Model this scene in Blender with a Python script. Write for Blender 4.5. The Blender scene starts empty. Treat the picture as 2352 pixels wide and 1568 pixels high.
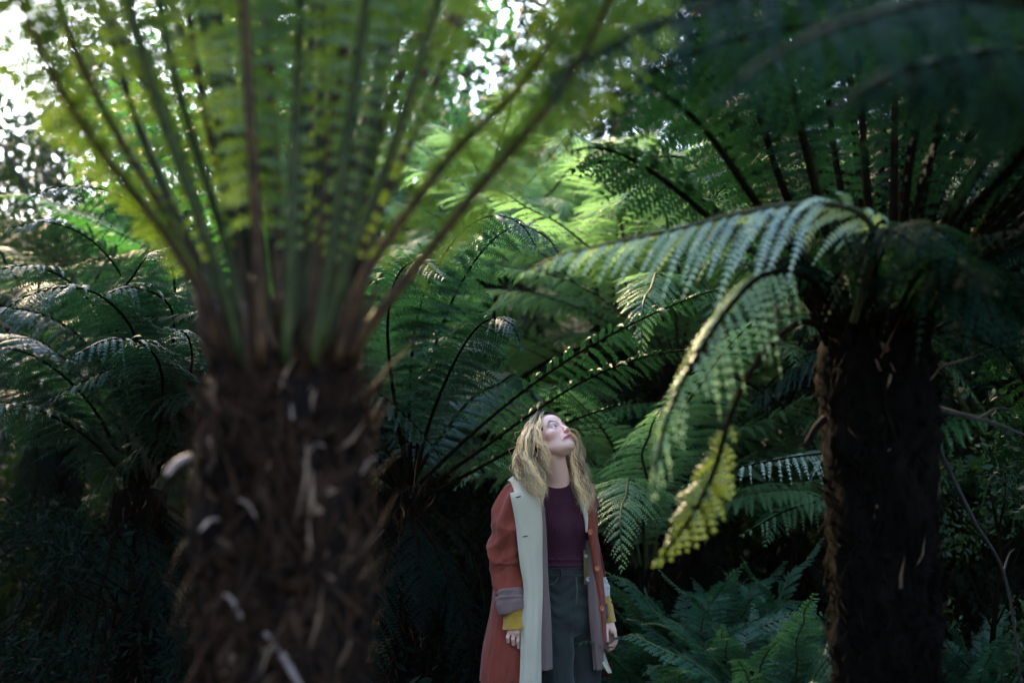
import bpy, math, random
import numpy as np
from mathutils import Vector, Matrix, Euler
R_ = math.radians
rng = np.random.default_rng(7)
random.seed(7)
sc = bpy.context.scene
COL = sc.collection

# ------------------------------------------------------------------ camera
CAM = np.array([0.0, 0.0, 1.4]); PITCH = R_(5.0); FPX = 50/36*2352
FW = np.array([0, math.cos(PITCH), math.sin(PITCH)]); UP = np.array([0, -math.sin(PITCH), math.cos(PITCH)]); RT = np.array([1.0, 0, 0])
def at(u, v, d):
    """world point seen at (u, v) of the 2352 x 1568 frame at depth d metres"""
    return CAM + d*(FW + (u-1176)/FPX*RT + (784-v)/FPX*UP)
cd = bpy.data.cameras.new('camera'); cam = bpy.data.objects.new('camera', cd); COL.objects.link(cam)
cam.location = CAM; cam.rotation_euler = (math.pi/2+PITCH, 0, 0)
cd.lens = 50; cd.sensor_width = 36; cd.clip_start = .05; cd.clip_end = 500
cd.dof.use_dof = True; cd.dof.focus_distance = 5.95; cd.dof.aperture_fstop = 1.25; cd.dof.aperture_blades = 9
sc.camera = cam
# ------------------------------------------------------------------ sky and sun
SUN_EL, SUN_AZ = R_(38), R_(-30)          # azimuth measured from the view direction (+Y) towards +X
sdir = np.array([math.sin(SUN_AZ)*math.cos(SUN_EL), math.cos(SUN_AZ)*math.cos(SUN_EL), math.sin(SUN_EL)])
w = bpy.data.worlds.new("World"); sc.world = w; w.use_nodes = True
nt = w.node_tree; bg = nt.nodes['Background']; sk = nt.nodes.new('ShaderNodeTexSky')
sk.sky_type = 'NISHITA'; sk.sun_disc = False; sk.sun_elevation = SUN_EL; sk.sun_rotation = SUN_AZ
sk.air_density = 1.0; sk.dust_density = 1.8; sk.ozone_density = 2.5
nt.links.new(sk.outputs[0], bg.inputs[0]); bg.inputs[1].default_value = 0.15
sl = bpy.data.lights.new('sun', 'SUN'); sl.energy = 1.9; sl.angle = R_(11); sl.color = (1, .74, .38)
so = bpy.data.objects.new('sun', sl); COL.objects.link(so); so.location = (-6, 12, 12)
so.rotation_euler = Vector(sdir).to_track_quat('Z', 'Y').to_euler()
sc.view_settings.view_transform = 'Standard'; sc.view_settings.look = 'None'; sc.view_settings.exposure = 3.5; sc.view_settings.gamma = 1
sc.cycles.max_bounces = 6; sc.cycles.diffuse_bounces = 3; sc.cycles.glossy_bounces = 2; sc.cycles.transmission_bounces = 3
sc.cycles.transparent_max_bounces = 4; sc.cycles.use_denoising = True; sc.cycles.sample_clamp_indirect = 4
sc.cycles.caustics_reflective = False; sc.cycles.caustics_refractive = False

# ------------------------------------------------------------------ helpers
def nrm(a): return a/np.maximum(np.linalg.norm(a, axis=-1, keepdims=True), 1e-9)
def mesh_np(name, V, F, mi=None, smooth=False, cols=None):
    """F: list of int arrays (n,k) for any k"""
    V = np.asarray(V, np.float32); me = bpy.data.meshes.new(name)
    F = [np.asarray(f, np.int32) for f in F if len(f)]
    nl = sum(f.size for f in F); npoly = sum(len(f) for f in F)
    me.vertices.add(len(V)); me.vertices.foreach_set('co', V.ravel())
    me.loops.add(nl); me.loops.foreach_set('vertex_index', np.concatenate([f.ravel() for f in F]))
    me.polygons.add(npoly)
    tot = np.concatenate([np.full(len(f), f.shape[1], np.int32) for f in F])
    me.polygons.foreach_set('loop_start', np.concatenate([[0], np.cumsum(tot)[:-1]]).astype(np.int32))
    me.polygons.foreach_set('loop_total', tot)
    if smooth: me.polygons.foreach_set('use_smooth', np.ones(npoly, bool))
    if mi is not None: me.polygons.foreach_set('material_index', np.asarray(mi, np.int32))
    me.update(calc_edges=True)
    if cols is not None:
        ca = me.color_attributes.new('col', 'FLOAT_COLOR', 'POINT')
        c4 = np.ones((len(V), 4), np.float32); c4[:, :3] = cols; ca.data.foreach_set('color', c4.ravel())
    return me
def link(name, me, mats=None, parent=None, loc=None):
    o = bpy.data.objects.new(name, me); COL.objects.link(o)
    if mats:
        for m in (mats if isinstance(mats, (list, tuple)) else [mats]): me.materials.append(m)
    if parent is not None: o.parent = parent
    if loc is not None: o.location = loc
    return o
def tag(o, label=None, cat=None, group=None, kind=None):
    if label: o['label'] = label
    if cat: o['category'] = cat
    if group: o['group'] = group
    if kind: o['kind'] = kind
    return o
def thing(name, label, cat, loc, group=None):
    o = bpy.data.objects.new(name, None); COL.objects.link(o); o.location = loc; o.empty_display_size = .1
    return tag(o, label, cat, group)
def crom(P, n):
    """Catmull-Rom through P, n points evenly spaced by length"""
    P = np.asarray(P, float); m = len(P)
    if m == 2: return P[0]+(P[1]-P[0])*np.linspace(0, 1, n)[:, None]
    Q = np.vstack([2*P[0]-P[1], P, 2*P[-1]-P[-2]]); out = []
    for i in range(m-1):
        t = np.linspace(0, 1, 24, endpoint=False)[:, None]; a, b, c, d = Q[i:i+4]
        out.append(.5*((2*b)+(-a+c)*t+(2*a-5*b+4*c-d)*t*t+(-a+3*b-3*c+d)*t**3))
    out = np.vstack(out+[P[-1:]]); s = np.concatenate([[0], np.cumsum(np.linalg.norm(np.diff(out, axis=0), axis=1))])
    q = np.linspace(0, s[-1], n); return np.stack([np.interp(q, s, out[:, k]) for k in range(out.shape[1])], 1)
def tube_np(C, r, k=6, cap=True):
    C = np.asarray(C, float); n = len(C); r = np.broadcast_to(r, (n,)); T = nrm(np.gradient(C, axis=0))
    ref = np.array([0, 0, 1.0]) if abs(T[0, 2]) < .9 else np.array([1.0, 0, 0])
    A = np.zeros((n, 3)); a = nrm(np.cross(ref, T[0]))
    for i in range(n): a = nrm(a-T[i]*np.dot(a, T[i])); A[i] = a
    B = np.cross(T, A); th = np.arange(k)*2*math.pi/k
    V = C[:, None]+r[:, None, None]*(A[:, None]*np.cos(th)[None, :, None]+B[:, None]*np.sin(th)[None, :, None])
    i, j = np.meshgrid(np.arange(n-1), np.arange(k), indexing='ij'); j2 = (j+1) % k
    F = np.stack([i*k+j, i*k+j2, (i+1)*k+j2, (i+1)*k+j], -1).reshape(-1, 4)
    V = V.reshape(-1, 3); Ls = [F]
    if cap: Ls += [np.arange(k)[None, ::-1], (np.arange(k)+(n-1)*k)[None]]
    return V, Ls
class Bag:
    """collects arrays into one mesh"""
    def __init__(s): s.V = []; s.F = {}; s.n = 0; s.C = []
    def add(s, V, Fs, col=None):
        V = np.asarray(V)
        for f in Fs:
            f = np.asarray(f); s.F.setdefault(f.shape[1], []).append(f+s.n)
        s.V.append(V); s.n += len(V)
        if col is not None: s.C.append(np.broadcast_to(col, (len(V), 3)))
    def build(s, name, mats, parent=None, off=None, smooth=False):
        V = np.vstack(s.V)
        if off is not None: V = V-np.asarray(off)
        me = mesh_np(name, V, [np.vstack(f) for f in s.F.values()], smooth=smooth, cols=np.vstack(s.C) if s.C else None)
        return link(name, me, mats, parent)

# ------------------------------------------------------------------ materials
def mat(name): m = bpy.data.materials.new(name); m.use_nodes = True; return m, m.node_tree, m.node_tree.nodes['Principled BSDF']
def leaf_mat(name, c1, c2, trans=(.2, .5, .05), tf=.35, rough=.38, scale=3.0, spec=.5):
    m, t, p = mat(name); N = t.nodes; L = t.links
    oi = N.new('ShaderNodeObjectInfo'); geo = N.new('ShaderNodeNewGeometry'); ns = N.new('ShaderNodeTexNoise'); ns.inputs['Scale'].default_value = scale
    ad = N.new('ShaderNodeMath'); ad.operation = 'MULTIPLY_ADD'; ad.inputs[1].default_value = .45
    L.new(geo.outputs['Position'], ns.inputs['Vector']); L.new(oi.outputs['Random'], ad.inputs[0]); L.new(ns.outputs[0], ad.inputs[2])
    cr = N.new('ShaderNodeValToRGB'); cr.color_ramp.elements[0].position = .35; cr.color_ramp.elements[1].position = .95
    cr.color_ramp.elements[0].color = (*c1, 1); cr.color_ramp.elements[1].color = (*c2, 1); L.new(ad.outputs[0], cr.inputs[0])
    L.new(cr.outputs[0], p.inputs['Base Color']); p.inputs['Roughness'].default_value = rough; p.inputs['Specular IOR Level'].default_value = spec
    tr = N.new('ShaderNodeBsdfTranslucent'); mx = N.new('ShaderNodeMixShader'); mx.inputs[0].default_value = tf
    tr.inputs[0].default_value = (*trans, 1)
    L.new(p.outputs[0], mx.inputs[1]); L.new(tr.outputs[0], mx.inputs[2]); L.new(mx.outputs[0], N['Material Output'].inputs[0])
    return m
def noise_mat(name, c1, c2, scale=12, rough=.8, bump=.4, detail=6, dist=.01, stretch=None, spec=.3):
    m, t, p = mat(name); N = t.nodes; L = t.links
    tc = N.new('ShaderNodeTexCoord'); mp = N.new('ShaderNodeMapping'); ns = N.new('ShaderNodeTexNoise'); ns.inputs['Scale'].default_value = scale; ns.inputs['Detail'].default_value = detail
    if stretch: mp.inputs['Scale'].default_value = stretch
    L.new(tc.outputs['Object'], mp.inputs[0]); L.new(mp.outputs[0], ns.inputs['Vector'])
    cr = N.new('ShaderNodeValToRGB'); cr.color_ramp.elements[0].position = .35; cr.color_ramp.elements[1].position = .7
    cr.color_ramp.elements[0].color = (*c1, 1); cr.color_ramp.elements[1].color = (*c2, 1)
    L.new(ns.outputs[0], cr.inputs[0]); L.new(cr.outputs[0], p.inputs['Base Color']); p.inputs['Roughness'].default_value = rough; p.inputs['Specular IOR Level'].default_value = spec
    bp = N.new('ShaderNodeBump'); bp.inputs['Strength'].default_value = bump; bp.inputs['Distance'].default_value = dist
    L.new(ns.outputs[0], bp.inputs['Height']); L.new(bp.outputs[0], p.inputs['Normal'])
    return m
M = {}
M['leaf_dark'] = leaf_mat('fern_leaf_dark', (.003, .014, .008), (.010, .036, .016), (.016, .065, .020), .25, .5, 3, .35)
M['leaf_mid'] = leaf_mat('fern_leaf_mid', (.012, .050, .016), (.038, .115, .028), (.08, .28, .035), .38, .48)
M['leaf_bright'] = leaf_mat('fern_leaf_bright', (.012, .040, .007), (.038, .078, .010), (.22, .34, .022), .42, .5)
M['leaf_shaded'] = leaf_mat('fern_leaf_shaded', (.0014, .007, .004), (.005, .019, .009), (.010, .040, .012), .22, .6, 3, .05)  # darkened copy for the right ferns, their shade put into the colour
M['leaf_glow'] = leaf_mat('fern_leaf_backlit', (.045, .10, .045), (.12, .20, .09), (.22, .42, .12), .48, .42)  # brightened copy for ferns further back, stronger light put into the colour
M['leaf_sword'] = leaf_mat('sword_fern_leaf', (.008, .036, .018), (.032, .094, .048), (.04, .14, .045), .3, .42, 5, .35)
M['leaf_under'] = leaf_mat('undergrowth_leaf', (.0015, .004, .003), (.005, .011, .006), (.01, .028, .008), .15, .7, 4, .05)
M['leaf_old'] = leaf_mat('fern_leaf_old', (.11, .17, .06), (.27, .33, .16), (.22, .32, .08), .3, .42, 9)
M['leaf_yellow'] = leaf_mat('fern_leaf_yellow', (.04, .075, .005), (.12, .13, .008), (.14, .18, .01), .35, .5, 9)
M['leaf_sheen'] = leaf_mat('fern_leaf_sheen', (.24, .32, .21), (.42, .48, .36), (.25, .4, .15), .3, .36, 5)  # whitened leaf, the sheen is painted into its colour
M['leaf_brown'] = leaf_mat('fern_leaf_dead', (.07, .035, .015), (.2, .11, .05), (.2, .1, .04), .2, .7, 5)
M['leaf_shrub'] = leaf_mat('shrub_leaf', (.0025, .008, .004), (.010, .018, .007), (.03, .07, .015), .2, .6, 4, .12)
M['leaf_lime'] = leaf_mat('shrub_leaf_lime', (.008, .022, .006), (.025, .045, .010), (.08, .15, .02), .25, .5, 4, .3)
M['stalk_green'] = noise_mat('stalk_green', (.016, .022, .005), (.042, .042, .011), 20, .55, .2, spec=.2)
M['stalk_dark'] = noise_mat('stalk_dark', (.003, .0025, .0015), (.009, .006, .0035), 20, .8, .3, spec=.0)
M['stalk_brown'] = noise_mat('stalk_brown', (.022, .010, .005), (.07, .032, .012), 20, .6, .3, spec=.2)
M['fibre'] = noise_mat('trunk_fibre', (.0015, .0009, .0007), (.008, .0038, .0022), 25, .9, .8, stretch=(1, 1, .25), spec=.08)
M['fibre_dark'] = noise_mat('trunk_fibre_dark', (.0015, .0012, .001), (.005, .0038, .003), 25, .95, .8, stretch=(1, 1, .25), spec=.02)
M['strand'] = noise_mat('fibre_strand', (.008, .0034, .0018), (.032, .0135, .006), 9, .8, .3, spec=.08)
M['strand_light'] = noise_mat('fibre_strand_light', (.06, .03, .018), (.17, .10, .06), 9, .8, .3, spec=.15)
M['dead_stalk'] = noise_mat('dead_stalk', (.10, .06, .045), (.26, .18, .14), 30, .7, .3)
M['soil'] = noise_mat('forest_soil', (.005, .005, .003), (.018, .014, .009), 3, .95, .8, dist=.05, spec=.05)
M['bark'] = noise_mat('tree_bark', (.008, .006, .005), (.03, .022, .018), 8, .9, .8, stretch=(1, 1, .3))

# ------------------------------------------------------------------ ferns
def frond_geo(path, W=.3, s0=.1, npin=42, spacing=.012, l0=.03, droop=.35, xm=.4, base=.25, hi=True, seed=0, lean=.45, stalk_r=.011, face=0.0, pe=.8):
    r = np.random.default_rng(seed); Mn = 90; C = crom(path, Mn); L = np.linalg.norm(np.diff(C, axis=0), axis=1).sum()
    T = nrm(np.gradient(C, axis=0)); g = np.array([0, 0, -1.0])
    S = np.cross(T, -g); sl_ = np.linalg.norm(S, axis=1)
    h = nrm((C[-1]-C[0])*np.array([1, 1, 0])+1e-6); Sh = np.cross(h, -g)
    S = nrm(S+Sh*.25)                    # stays steady where the rachis is near vertical
    S = nrm(S-T*np.sum(S*T, 1, keepdims=True))
    if face:                             # roll of the blade about its stalk
        S2 = nrm(np.cross(T, np.array([0, 1.0, 0]))); S2 = S2*np.where(np.sum(S2*S, 1, keepdims=True) < 0, -1.0, 1.0) if face > 0 else S2
        S = nrm(S*(1-abs(face))+S2*abs(face)); S = nrm(S-T*np.sum(S*T, 1, keepdims=True))
    sp = np.linspace(0, 1, Mn)
    x = np.repeat((np.arange(npin)+.5)/npin, 2); sg = np.tile([1.0, -1.0], npin); x = np.clip(x+r.normal(0, .15/npin, len(x))+np.where(sg > 0, .25/npin, 0), 0, .995)
    s = s0+(1-s0)*x; ip = lambda A: np.stack([np.interp(s, sp, A[:, k]) for k in range(3)], 1)
    Rp, Tp, Sp = ip(C), nrm(ip(T)), nrm(ip(S))
    prof = np.where(x < xm, base+(1-base)*(x/xm)**pe, (np.maximum(1-x, 0)/(1-xm))**.8)
    Lp = np.maximum(W*prof*(1+r.normal(0, .06, len(x))), .015)
    al = lean+.35*np.maximum(x-.5, 0)*2*.6+r.normal(0, .07, len(x)); dr = droop*(1+r.normal(0, .3, len(x)))
    Dp = Sp*(sg*np.cos(al))[:, None]+Tp*np.sin(al)[:, None]
    bend = Tp*(r.normal(.08, .08, len(x))[:, None]); tw = r.normal(0, .18, len(x))
    def pos(t):  # t (P,K)
        t = t[..., None]; q = Lp[:, None, None]
        return Rp[:, None]+Dp[:, None]*q*t+(g*dr[:, None])[:, None]*q*t*t+bend[:, None]*q*t*t
    def der(t):
        t = t[..., None]; return nrm(Dp[:, None]+2*t*((g*dr[:, None])[:, None]+bend[:, None]))
    K = max(3, int(Lp.max()/spacing)); Ki = np.maximum(3, Lp/spacing)
    kk = np.arange(K)[None]; t = (kk+.6)/Ki[:, None]; mask = t < 1.0
    Cc = pos(t); D = der(t); Tb = np.broadcast_to(Tp[:, None], D.shape)
    Q = nrm(Tb-np.sum(Tb*D, -1, keepdims=True)*D); Nn = np.cross(D, Q); ctw = np.cos(tw)[:, None, None]; stw = np.sin(tw)[:, None, None]
    Q = Q*ctw+Nn*stw; Nn = np.cross(D, Q)*sg[:, None, None]
    Nn = np.where(Nn[..., 2:3] < 0, -Nn, Nn)
    sc_l = (Lp/Lp.max())**.5
    ln = l0*np.minimum(1, (1-t)*2.6+.05)**.75*np.minimum(1, .55+t*4)*sc_l[:, None]*(1+r.normal(0, .08, t.shape))
    Vs = []; nq = []
    wd = spacing*(.43 if hi else .47)
    for sd in (1, -1):
        b = .42+r.normal(0, .06, t.shape)
        dq = Q*(sd*np.cos(b))[..., None]+D*np.sin(b)[..., None]
        dq = dq+Nn*(r.normal(-.12, .16, t.shape))[..., None]
        l = ln[..., None]; c = Cc[mask]; d = D[mask]; q_ = dq[mask]; lm = l[mask]; nn = Nn[mask]
        b0 = c-d*wd; b1 = c+d*wd; m0 = c+q_*lm*.55-d*wd*.85; m1 = c+q_*lm*.55+d*wd*.8; tp = c+q_*lm+d*lm*.16-nn*lm*.16
        if hi: Vs.append(np.stack([b0, b1, m1, m0, tp], 1))
        else: Vs.append(np.stack([b0, b1, tp], 1))
    A = np.concatenate(Vs, 0); n, k = A.shape[:2]; V = A.reshape(-1, 3); bi = (np.arange(n)*k)[:, None]
    F = [bi+np.array([[0, 1, 2, 3]]), bi+np.array([[3, 2, 4]])] if hi else [bi+np.array([[0, 1, 2]])]
    # midribs of the side fronds
    tt = np.broadcast_to(np.linspace(0, 1, 6)[None], (len(x), 6)); Pm = pos(tt); Dm = der(tt); Tb = np.broadcast_to(Tp[:, None], Dm.shape)
    Qm = nrm(Tb-np.sum(Tb*Dm, -1, keepdims=True)*Dm); wr = (.0022*(1-.7*tt))[..., None]; up_ = np.array([0, 0, .0015])
    A = np.stack([Pm-Qm*wr+up_, Pm+Qm*wr+up_], 2).reshape(len(x), 12, 3); off = len(V)
    idx = np.arange(5)*2; q = np.stack([idx, idx+1, idx+3, idx+2], 1)
    F.append((off+np.arange(len(x))[:, None, None]*12+q[None]).reshape(-1, 4)); V = np.vstack([V, A.reshape(-1, 3)])
    sr = stalk_r*(1-sp)**.6+.0012
    SV, SF = tube_np(C[::3], sr[::3], 7)
    return V, F, SV, SF
def add_frond(parent, path, leaf, stalk='stalk_green', **kw):
    V, F, SV, SF = frond_geo(path, **kw); off = np.asarray(parent.location)
    o = link('frond', mesh_np('frond', V-off, F), [M[leaf]], parent)
    s_ = link('stalk', mesh_np('stalk', SV-off, SF, smooth=True), [M[stalk]], o)
    return o
def arc_path(L=2.2, el0=70, el1=-35, n=9, p=1.3):
    """local frond path in XZ leaving the crown at el0 degrees and ending at el1"""
    pts = [np.zeros(3)]; ds = L/(n-1)
    for i in range(n-1):
        e = R_(el0+(el1-el0)*((i+.5)/(n-1))**p); pts.append(pts[-1]+ds*np.array([math.cos(e), 0, math.sin(e)]))
    return np.array(pts)
LIB = {}
def lib_frond(key, leaf, stalk, **kw):
    ak = {k: kw.pop(k) for k in ('L', 'el0', 'el1', 'p') if k in kw}
    path = arc_path(**ak); path = path+np.random.default_rng(kw.get('seed', 0)).normal(0, .015, path.shape)*np.linspace(0, 1, len(path))[:, None]*ak.get('L', 2)
    V, F, SV, SF = frond_geo(path, **kw)
    a = mesh_np('frond', V, F); a.materials.append(M[leaf]); b = mesh_np('stalk', SV, SF, smooth=True); b.materials.append(M[stalk]); LIB[key] = (a, b)
def put_frond(parent, key, loc, az, tilt=0, scale=1, roll=0):
    a, b = LIB[key]; o = bpy.data.objects.new('frond', a); COL.objects.link(o); o.parent = parent
    o.matrix_local = Matrix.Translation(Vector(loc)) @ Matrix.Rotation(az, 4, 'Z') @ Matrix.Rotation(-tilt, 4, 'Y') @ Matrix.Rotation(roll, 4, 'X') @ Matrix.Scale(scale, 4)
    s_ = bpy.data.objects.new('stalk', b); COL.objects.link(s_); s_.parent = o
    return o
def trunk_mesh(parent, h, r0, r1, fm='fibre', flare=0.0, nfib=900, seed=1, flen=.07, strand=None, light=.05, fw=1.0, taper=0, bases=0, bm='stalk_dark', chips=0):
    """shaggy tree fern trunk: lumpy core plus many fibres and old leaf bases"""
    r = np.random.default_rng(seed); nz, na = 60, 48
    z = np.linspace(0, 1, nz); th = np.arange(na)*2*math.pi/na
    Z, A = np.meshgrid(z, th, indexing='ij')
    rad = r0+(r1-r0)*Z+flare*np.maximum(0, Z-.72)*2
    rad = rad*(1+.05*np.sin(3*A+5*Z)+.04*np.sin(7*A-9*Z)+r.normal(0, .04, Z.shape))
    for _ in range(110):
        a0, z0, hh = r.uniform(0, 6.283), r.uniform(0, 1), r.normal(0, .017); da = np.abs((A-a0+math.pi) % (2*math.pi)-math.pi); rad = rad+hh*np.exp(-((da/.22)**2+((Z-z0)*h/.05)**2))
    rad = rad*(1-taper*np.clip((Z-.9)/.1, 0, 1)**2)
    rad[-1] *= .55
    V = np.stack([rad*np.cos(A), rad*np.sin(A), Z*h], -1).reshape(-1, 3)
    i, j = np.meshgrid(np.arange(nz-1), np.arange(na), indexing='ij'); j2 = (j+1) % na
    F = np.stack([i*na+j, i*na+j2, (i+1)*na+j2, (i+1)*na+j], -1).reshape(-1, 4)
    b = Bag(); b.add(V, [F, (np.arange(na)+(nz-1)*na)[None]])
    t = link('trunk', mesh_np('trunk', np.vstack(b.V), [np.vstack(f) for f in b.F.values()], smooth=True), [M[fm]], parent)
    # fibres
    n = nfib; zz = r.uniform(0.0, 1, n); aa = r.uniform(0, 2*math.pi, n); rr = (r0+(r1-r0)*zz+flare*np.maximum(0, zz-.72)*2)*(1-taper*np.clip((zz-.9)/.1, 0, 1)**2)*r.uniform(.93, 1.03, n)
    P = np.stack([rr*np.cos(aa), rr*np.sin(aa), zz*h], 1); O = np.stack([np.cos(aa), np.sin(aa), 0*aa], 1); Sd = np.stack([-np.sin(aa), np.cos(aa), 0*aa], 1)
    up = r.choice([1, 1, 1, -1], n)[:, None]*np.array([0, 0, 1.0]); D = nrm(up*r.uniform(.6, 1, (n, 1))+O*r.uniform(.1, .55, (n, 1))+Sd*r.normal(0, .35, (n, 1)))
    ln = r.gamma(3, flen/3, n)[:, None]; wv = r.uniform(.0015, .006, n)[:, None]*fw; W2 = nrm(np.cross(D, O)+Sd*.3)
    chip = r.uniform(0, 1, (n, 1)) < chips
    D = np.where(chip, nrm(D+Sd*r.normal(0, .9, (n, 1))), D); ln = np.where(chip, ln*.5, ln); wv = np.where(chip, wv*2.2, wv); W2 = nrm(np.cross(D, O)+Sd*.3)
    mid = P+D*ln*.5+O*.008; tip = P+D*ln+r.normal(0, .012, (n, 3))-np.array([0, 0, .004])
    A4 = np.stack([P-W2*wv, P+W2*wv, mid+W2*wv*.9, mid-W2*wv*.9, tip], 1); bi = (np.arange(n)*5)[:, None]
    f = link('fibres', mesh_np('fibres', A4.reshape(-1, 3), [bi+np.array([[0, 1, 2, 3]]), bi+np.array([[3, 2, 4]])], mi=np.tile(np.where(r.uniform(0, 1, n) < light, 1, 0), 2)), [M[strand or 'strand'], M['strand_light']], t)
    tag(f, kind='stuff')
    if bases:
        b = Bag()
        for i in range(bases):
            a = r.uniform(0, 2*math.pi); rr0 = (r1+flare*.5)*(1-taper)*r.uniform(.55, 1.0); o_ = np.array([math.cos(a), math.sin(a), 0]); p = o_*rr0+[0, 0, h-r.uniform(.02, .12)]
            L_ = r.uniform(.10, .24); q = np.array([p, p+o_*L_*.25+[0, 0, L_*.5], p+o_*L_*r.uniform(.25, .6)+[0, 0, L_]]); v, fs = tube_np(crom(q, 7), r.uniform(.010, .019)*np.linspace(1.2, .55, 7), 7); b.add(v, fs)
        lb = b.build('leaf_bases', [M[bm]], t, smooth=True)
    return t
def dead_stub(parent, p, d, ln, rad, m='dead_stalk'):
    p = np.asarray(p, float); d = nrm(np.asarray(d, float)); C = crom([p, p+d*ln*.5+np.array([0, 0, .01]), p+d*ln], 8)
    V, F = tube_np(C, rad*np.linspace(1.1, .8, 8), 7)
    return link('broken_stalk', mesh_np('broken_stalk', V-np.asarray(parent.location), F, smooth=True), [M[m]], parent)
# ------------------------------------------------------------------ ground
def ground():
    n = 90; xs = np.linspace(-1, 1, n); g = np.sign(xs)*np.abs(xs)**2.2*120
    X, Y = np.meshgrid(g, g+6, indexing='ij'); Z = .04*np.sin(X*1.7)*np.cos(Y*1.3)+.03*np.sin(X*3.1+Y*2.2)
    d = np.hypot(X-.4, Y-6); Z = Z*np.clip((d-.5)/1.0, 0, 1)
    i, j = np.meshgrid(np.arange(n-1), np.arange(n-1), indexing='ij')
    F = np.stack([i*n+j, (i+1)*n+j, (i+1)*n+j+1, i*n+j+1], -1).reshape(-1, 4)
    o = link('ground', mesh_np('ground', np.stack([X, Y, Z], -1).reshape(-1, 3), [F], smooth=True), [M['soil']]); tag(o, kind='structure')
ground()
GRP = 'tree ferns of the gully'
# ------------------------------------------------------------------ fern A: the big blurred one on the left
A0 = at(655, 784, 3.2); A0 = np.array([A0[0], A0[1], 0.0])
fa = thing('tree_fern', 'largest nearest tree fern at the left, blurred shaggy brown trunk and sunlit yellow green fronds', 'tree fern', A0, GRP)
hA = at(655, 815, 3.2)[2]
trunk_mesh(fa, hA, .158, .184, 'fibre', 0.0, 6500, 3, .09, chips=.45, light=.05, fw=1.2, taper=.3, bases=46, bm='stalk_brown')
r = np.random.default_rng(5)
dead_stub(fa, at(600, 1440, 2.99), at(690, 1580, 2.93)-at(600, 1440, 2.99), .17, .008)
dead_stub(fa, at(440, 1050, 3.1), at(365, 1100, 3.05)-at(440, 1050, 3.1), .07, .009)
for u, v in ((545, 1185), (740, 1040), (840, 1090), (600, 1393), (700, 940), (630, 1180)):
    p = at(u, v, 3.2); dx = np.clip((p[0]-A0[0])/.2, -1, 1); p[1] = A0[1]-.2*math.sqrt(max(0, 1-dx*dx)); p[0] = A0[0]+dx*.2
    dead_stub(fa, p, [dx*.8+r.normal(0, .3), -.6, r.normal(.2, .5)], r.uniform(.03, .07), r.uniform(.003, .006))
# traced fronds: frame points with depths, running on out of the top of the frame
def tr(*p): return [at(*q) for q in p]
TA = [
 (tr((505, 830, 3.1), (470, 690, 3.05), (385, 540, 3.0), (270, 395, 2.95), (180, 270, 2.9), (100, 130, 2.85), (20, -40, 2.8), (-90, -160, 2.75)), .15),
 (tr((520, 830, 3.15), (480, 700, 3.12), (385, 500, 3.1), (265, 300, 3.08), (175, 120, 3.05), (120, -60, 3.0), (60, -350, 2.95), (-60, -560, 2.9)), .18),
 (tr((530, 835, 3.25), (470, 640, 3.3), (380, 440, 3.35), (300, 240, 3.4), (240, 20, 3.45), (160, -300, 3.5), (0, -700, 3.6)), .26),
 (tr((560, 835, 3.05), (500, 620, 3.0), (420, 400, 2.95), (345, 180, 2.9), (290, -30, 2.85), (220, -400, 2.75), (100, -800, 2.6)), .24),
 (tr((580, 835, 3.2), (545, 560, 3.25), (480, 300, 3.3), (430, 0, 3.35), (380, -400, 3.4), (300, -800, 3.5)), .3),
 (tr((575, 835, 3.1), (530, 600, 3.1), (455, 360, 3.05), (395, 150, 3.0), (360, -40, 3.0), (300, -450, 2.9), (200, -900, 2.8)), .26),
 (tr((600, 835, 3.0), (590, 560, 2.95), (575, 280, 2.9), (560, 0, 2.85), (540, -400, 2.75), (500, -900, 2.55)), .24),
 (tr((615, 835, 3.2), (600, 560, 3.2), (545, 280, 3.2), (500, 0, 3.25), (440, -500, 3.3), (380, -1000, 3.4)), .3),
 (tr((640, 835, 3.1), (640, 560, 3.1), (630, 280, 3.1), (608, 0, 3.1), (570, -500, 3.1), (500, -1000, 3.1)), .3),
 (tr((655, 835, 3.0), (668, 540, 2.97), (680, 250, 2.95), (690, 0, 2.9), (690, -500, 2.8), (690, -1000, 2.6)), .24),
 (tr((670, 835, 3.2), (685, 560, 3.25), (700, 280, 3.3), (720, 0, 3.4), (730, -500, 3.5), (740, -1000, 3.7)), .3),
 (tr((690, 835, 3.1), (715, 560, 3.12), (735, 260, 3.15), (745, 0, 3.2), (760, -500, 3.3), (800, -1000, 3.5)), .3),
 (tr((705, 835, 3.05), (735, 560, 3.05), (765, 280, 3.05), (800, 0, 3.0), (830, -500, 3.0), (900, -1000, 2.9)), .26),
 (tr((720, 835, 3.0), (760, 580, 2.98), (800, 300, 2.95), (840, 0, 2.9), (880, -400, 2.8), (960, -800, 2.6)), .24),
 (tr((740, 835, 3.1), (790, 600, 3.12), (850, 300, 3.15), (885, 0, 3.2), (960, -400, 3.3), (1080, -700, 3.4)), .3),
 (tr((730, 800, 3.0), (800, 600, 2.97), (880, 400, 2.95), (945, 200, 2.92), (1015, -20, 2.9), (1130, -350, 2.8), (1320, -650, 2.7)), .24),
 (tr((745, 825, 3.2), (820, 600, 3.25), (900, 420, 3.3), (985, 230, 3.35), (1060, 40, 3.4), (1160, -200, 3.5), (1350, -420, 3.6)), .26),
 (tr((770, 835, 3.05), (830, 650, 3.02), (940, 480, 3.0), (1060, 330, 2.98), (1180, 215, 2.95), (1285, 60, 2.92), (1350, -90, 2.9), (1420, -260, 2.8)), .18),
 (tr((800, 825, 3.05), (885, 700, 3.0), (985, 575, 2.97), (1100, 430, 2.94), (1220, 290, 2.9), (1330, 140, 2.87), (1410, -30, 2.8), (1460, -240, 2.7)), .17),
]
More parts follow.
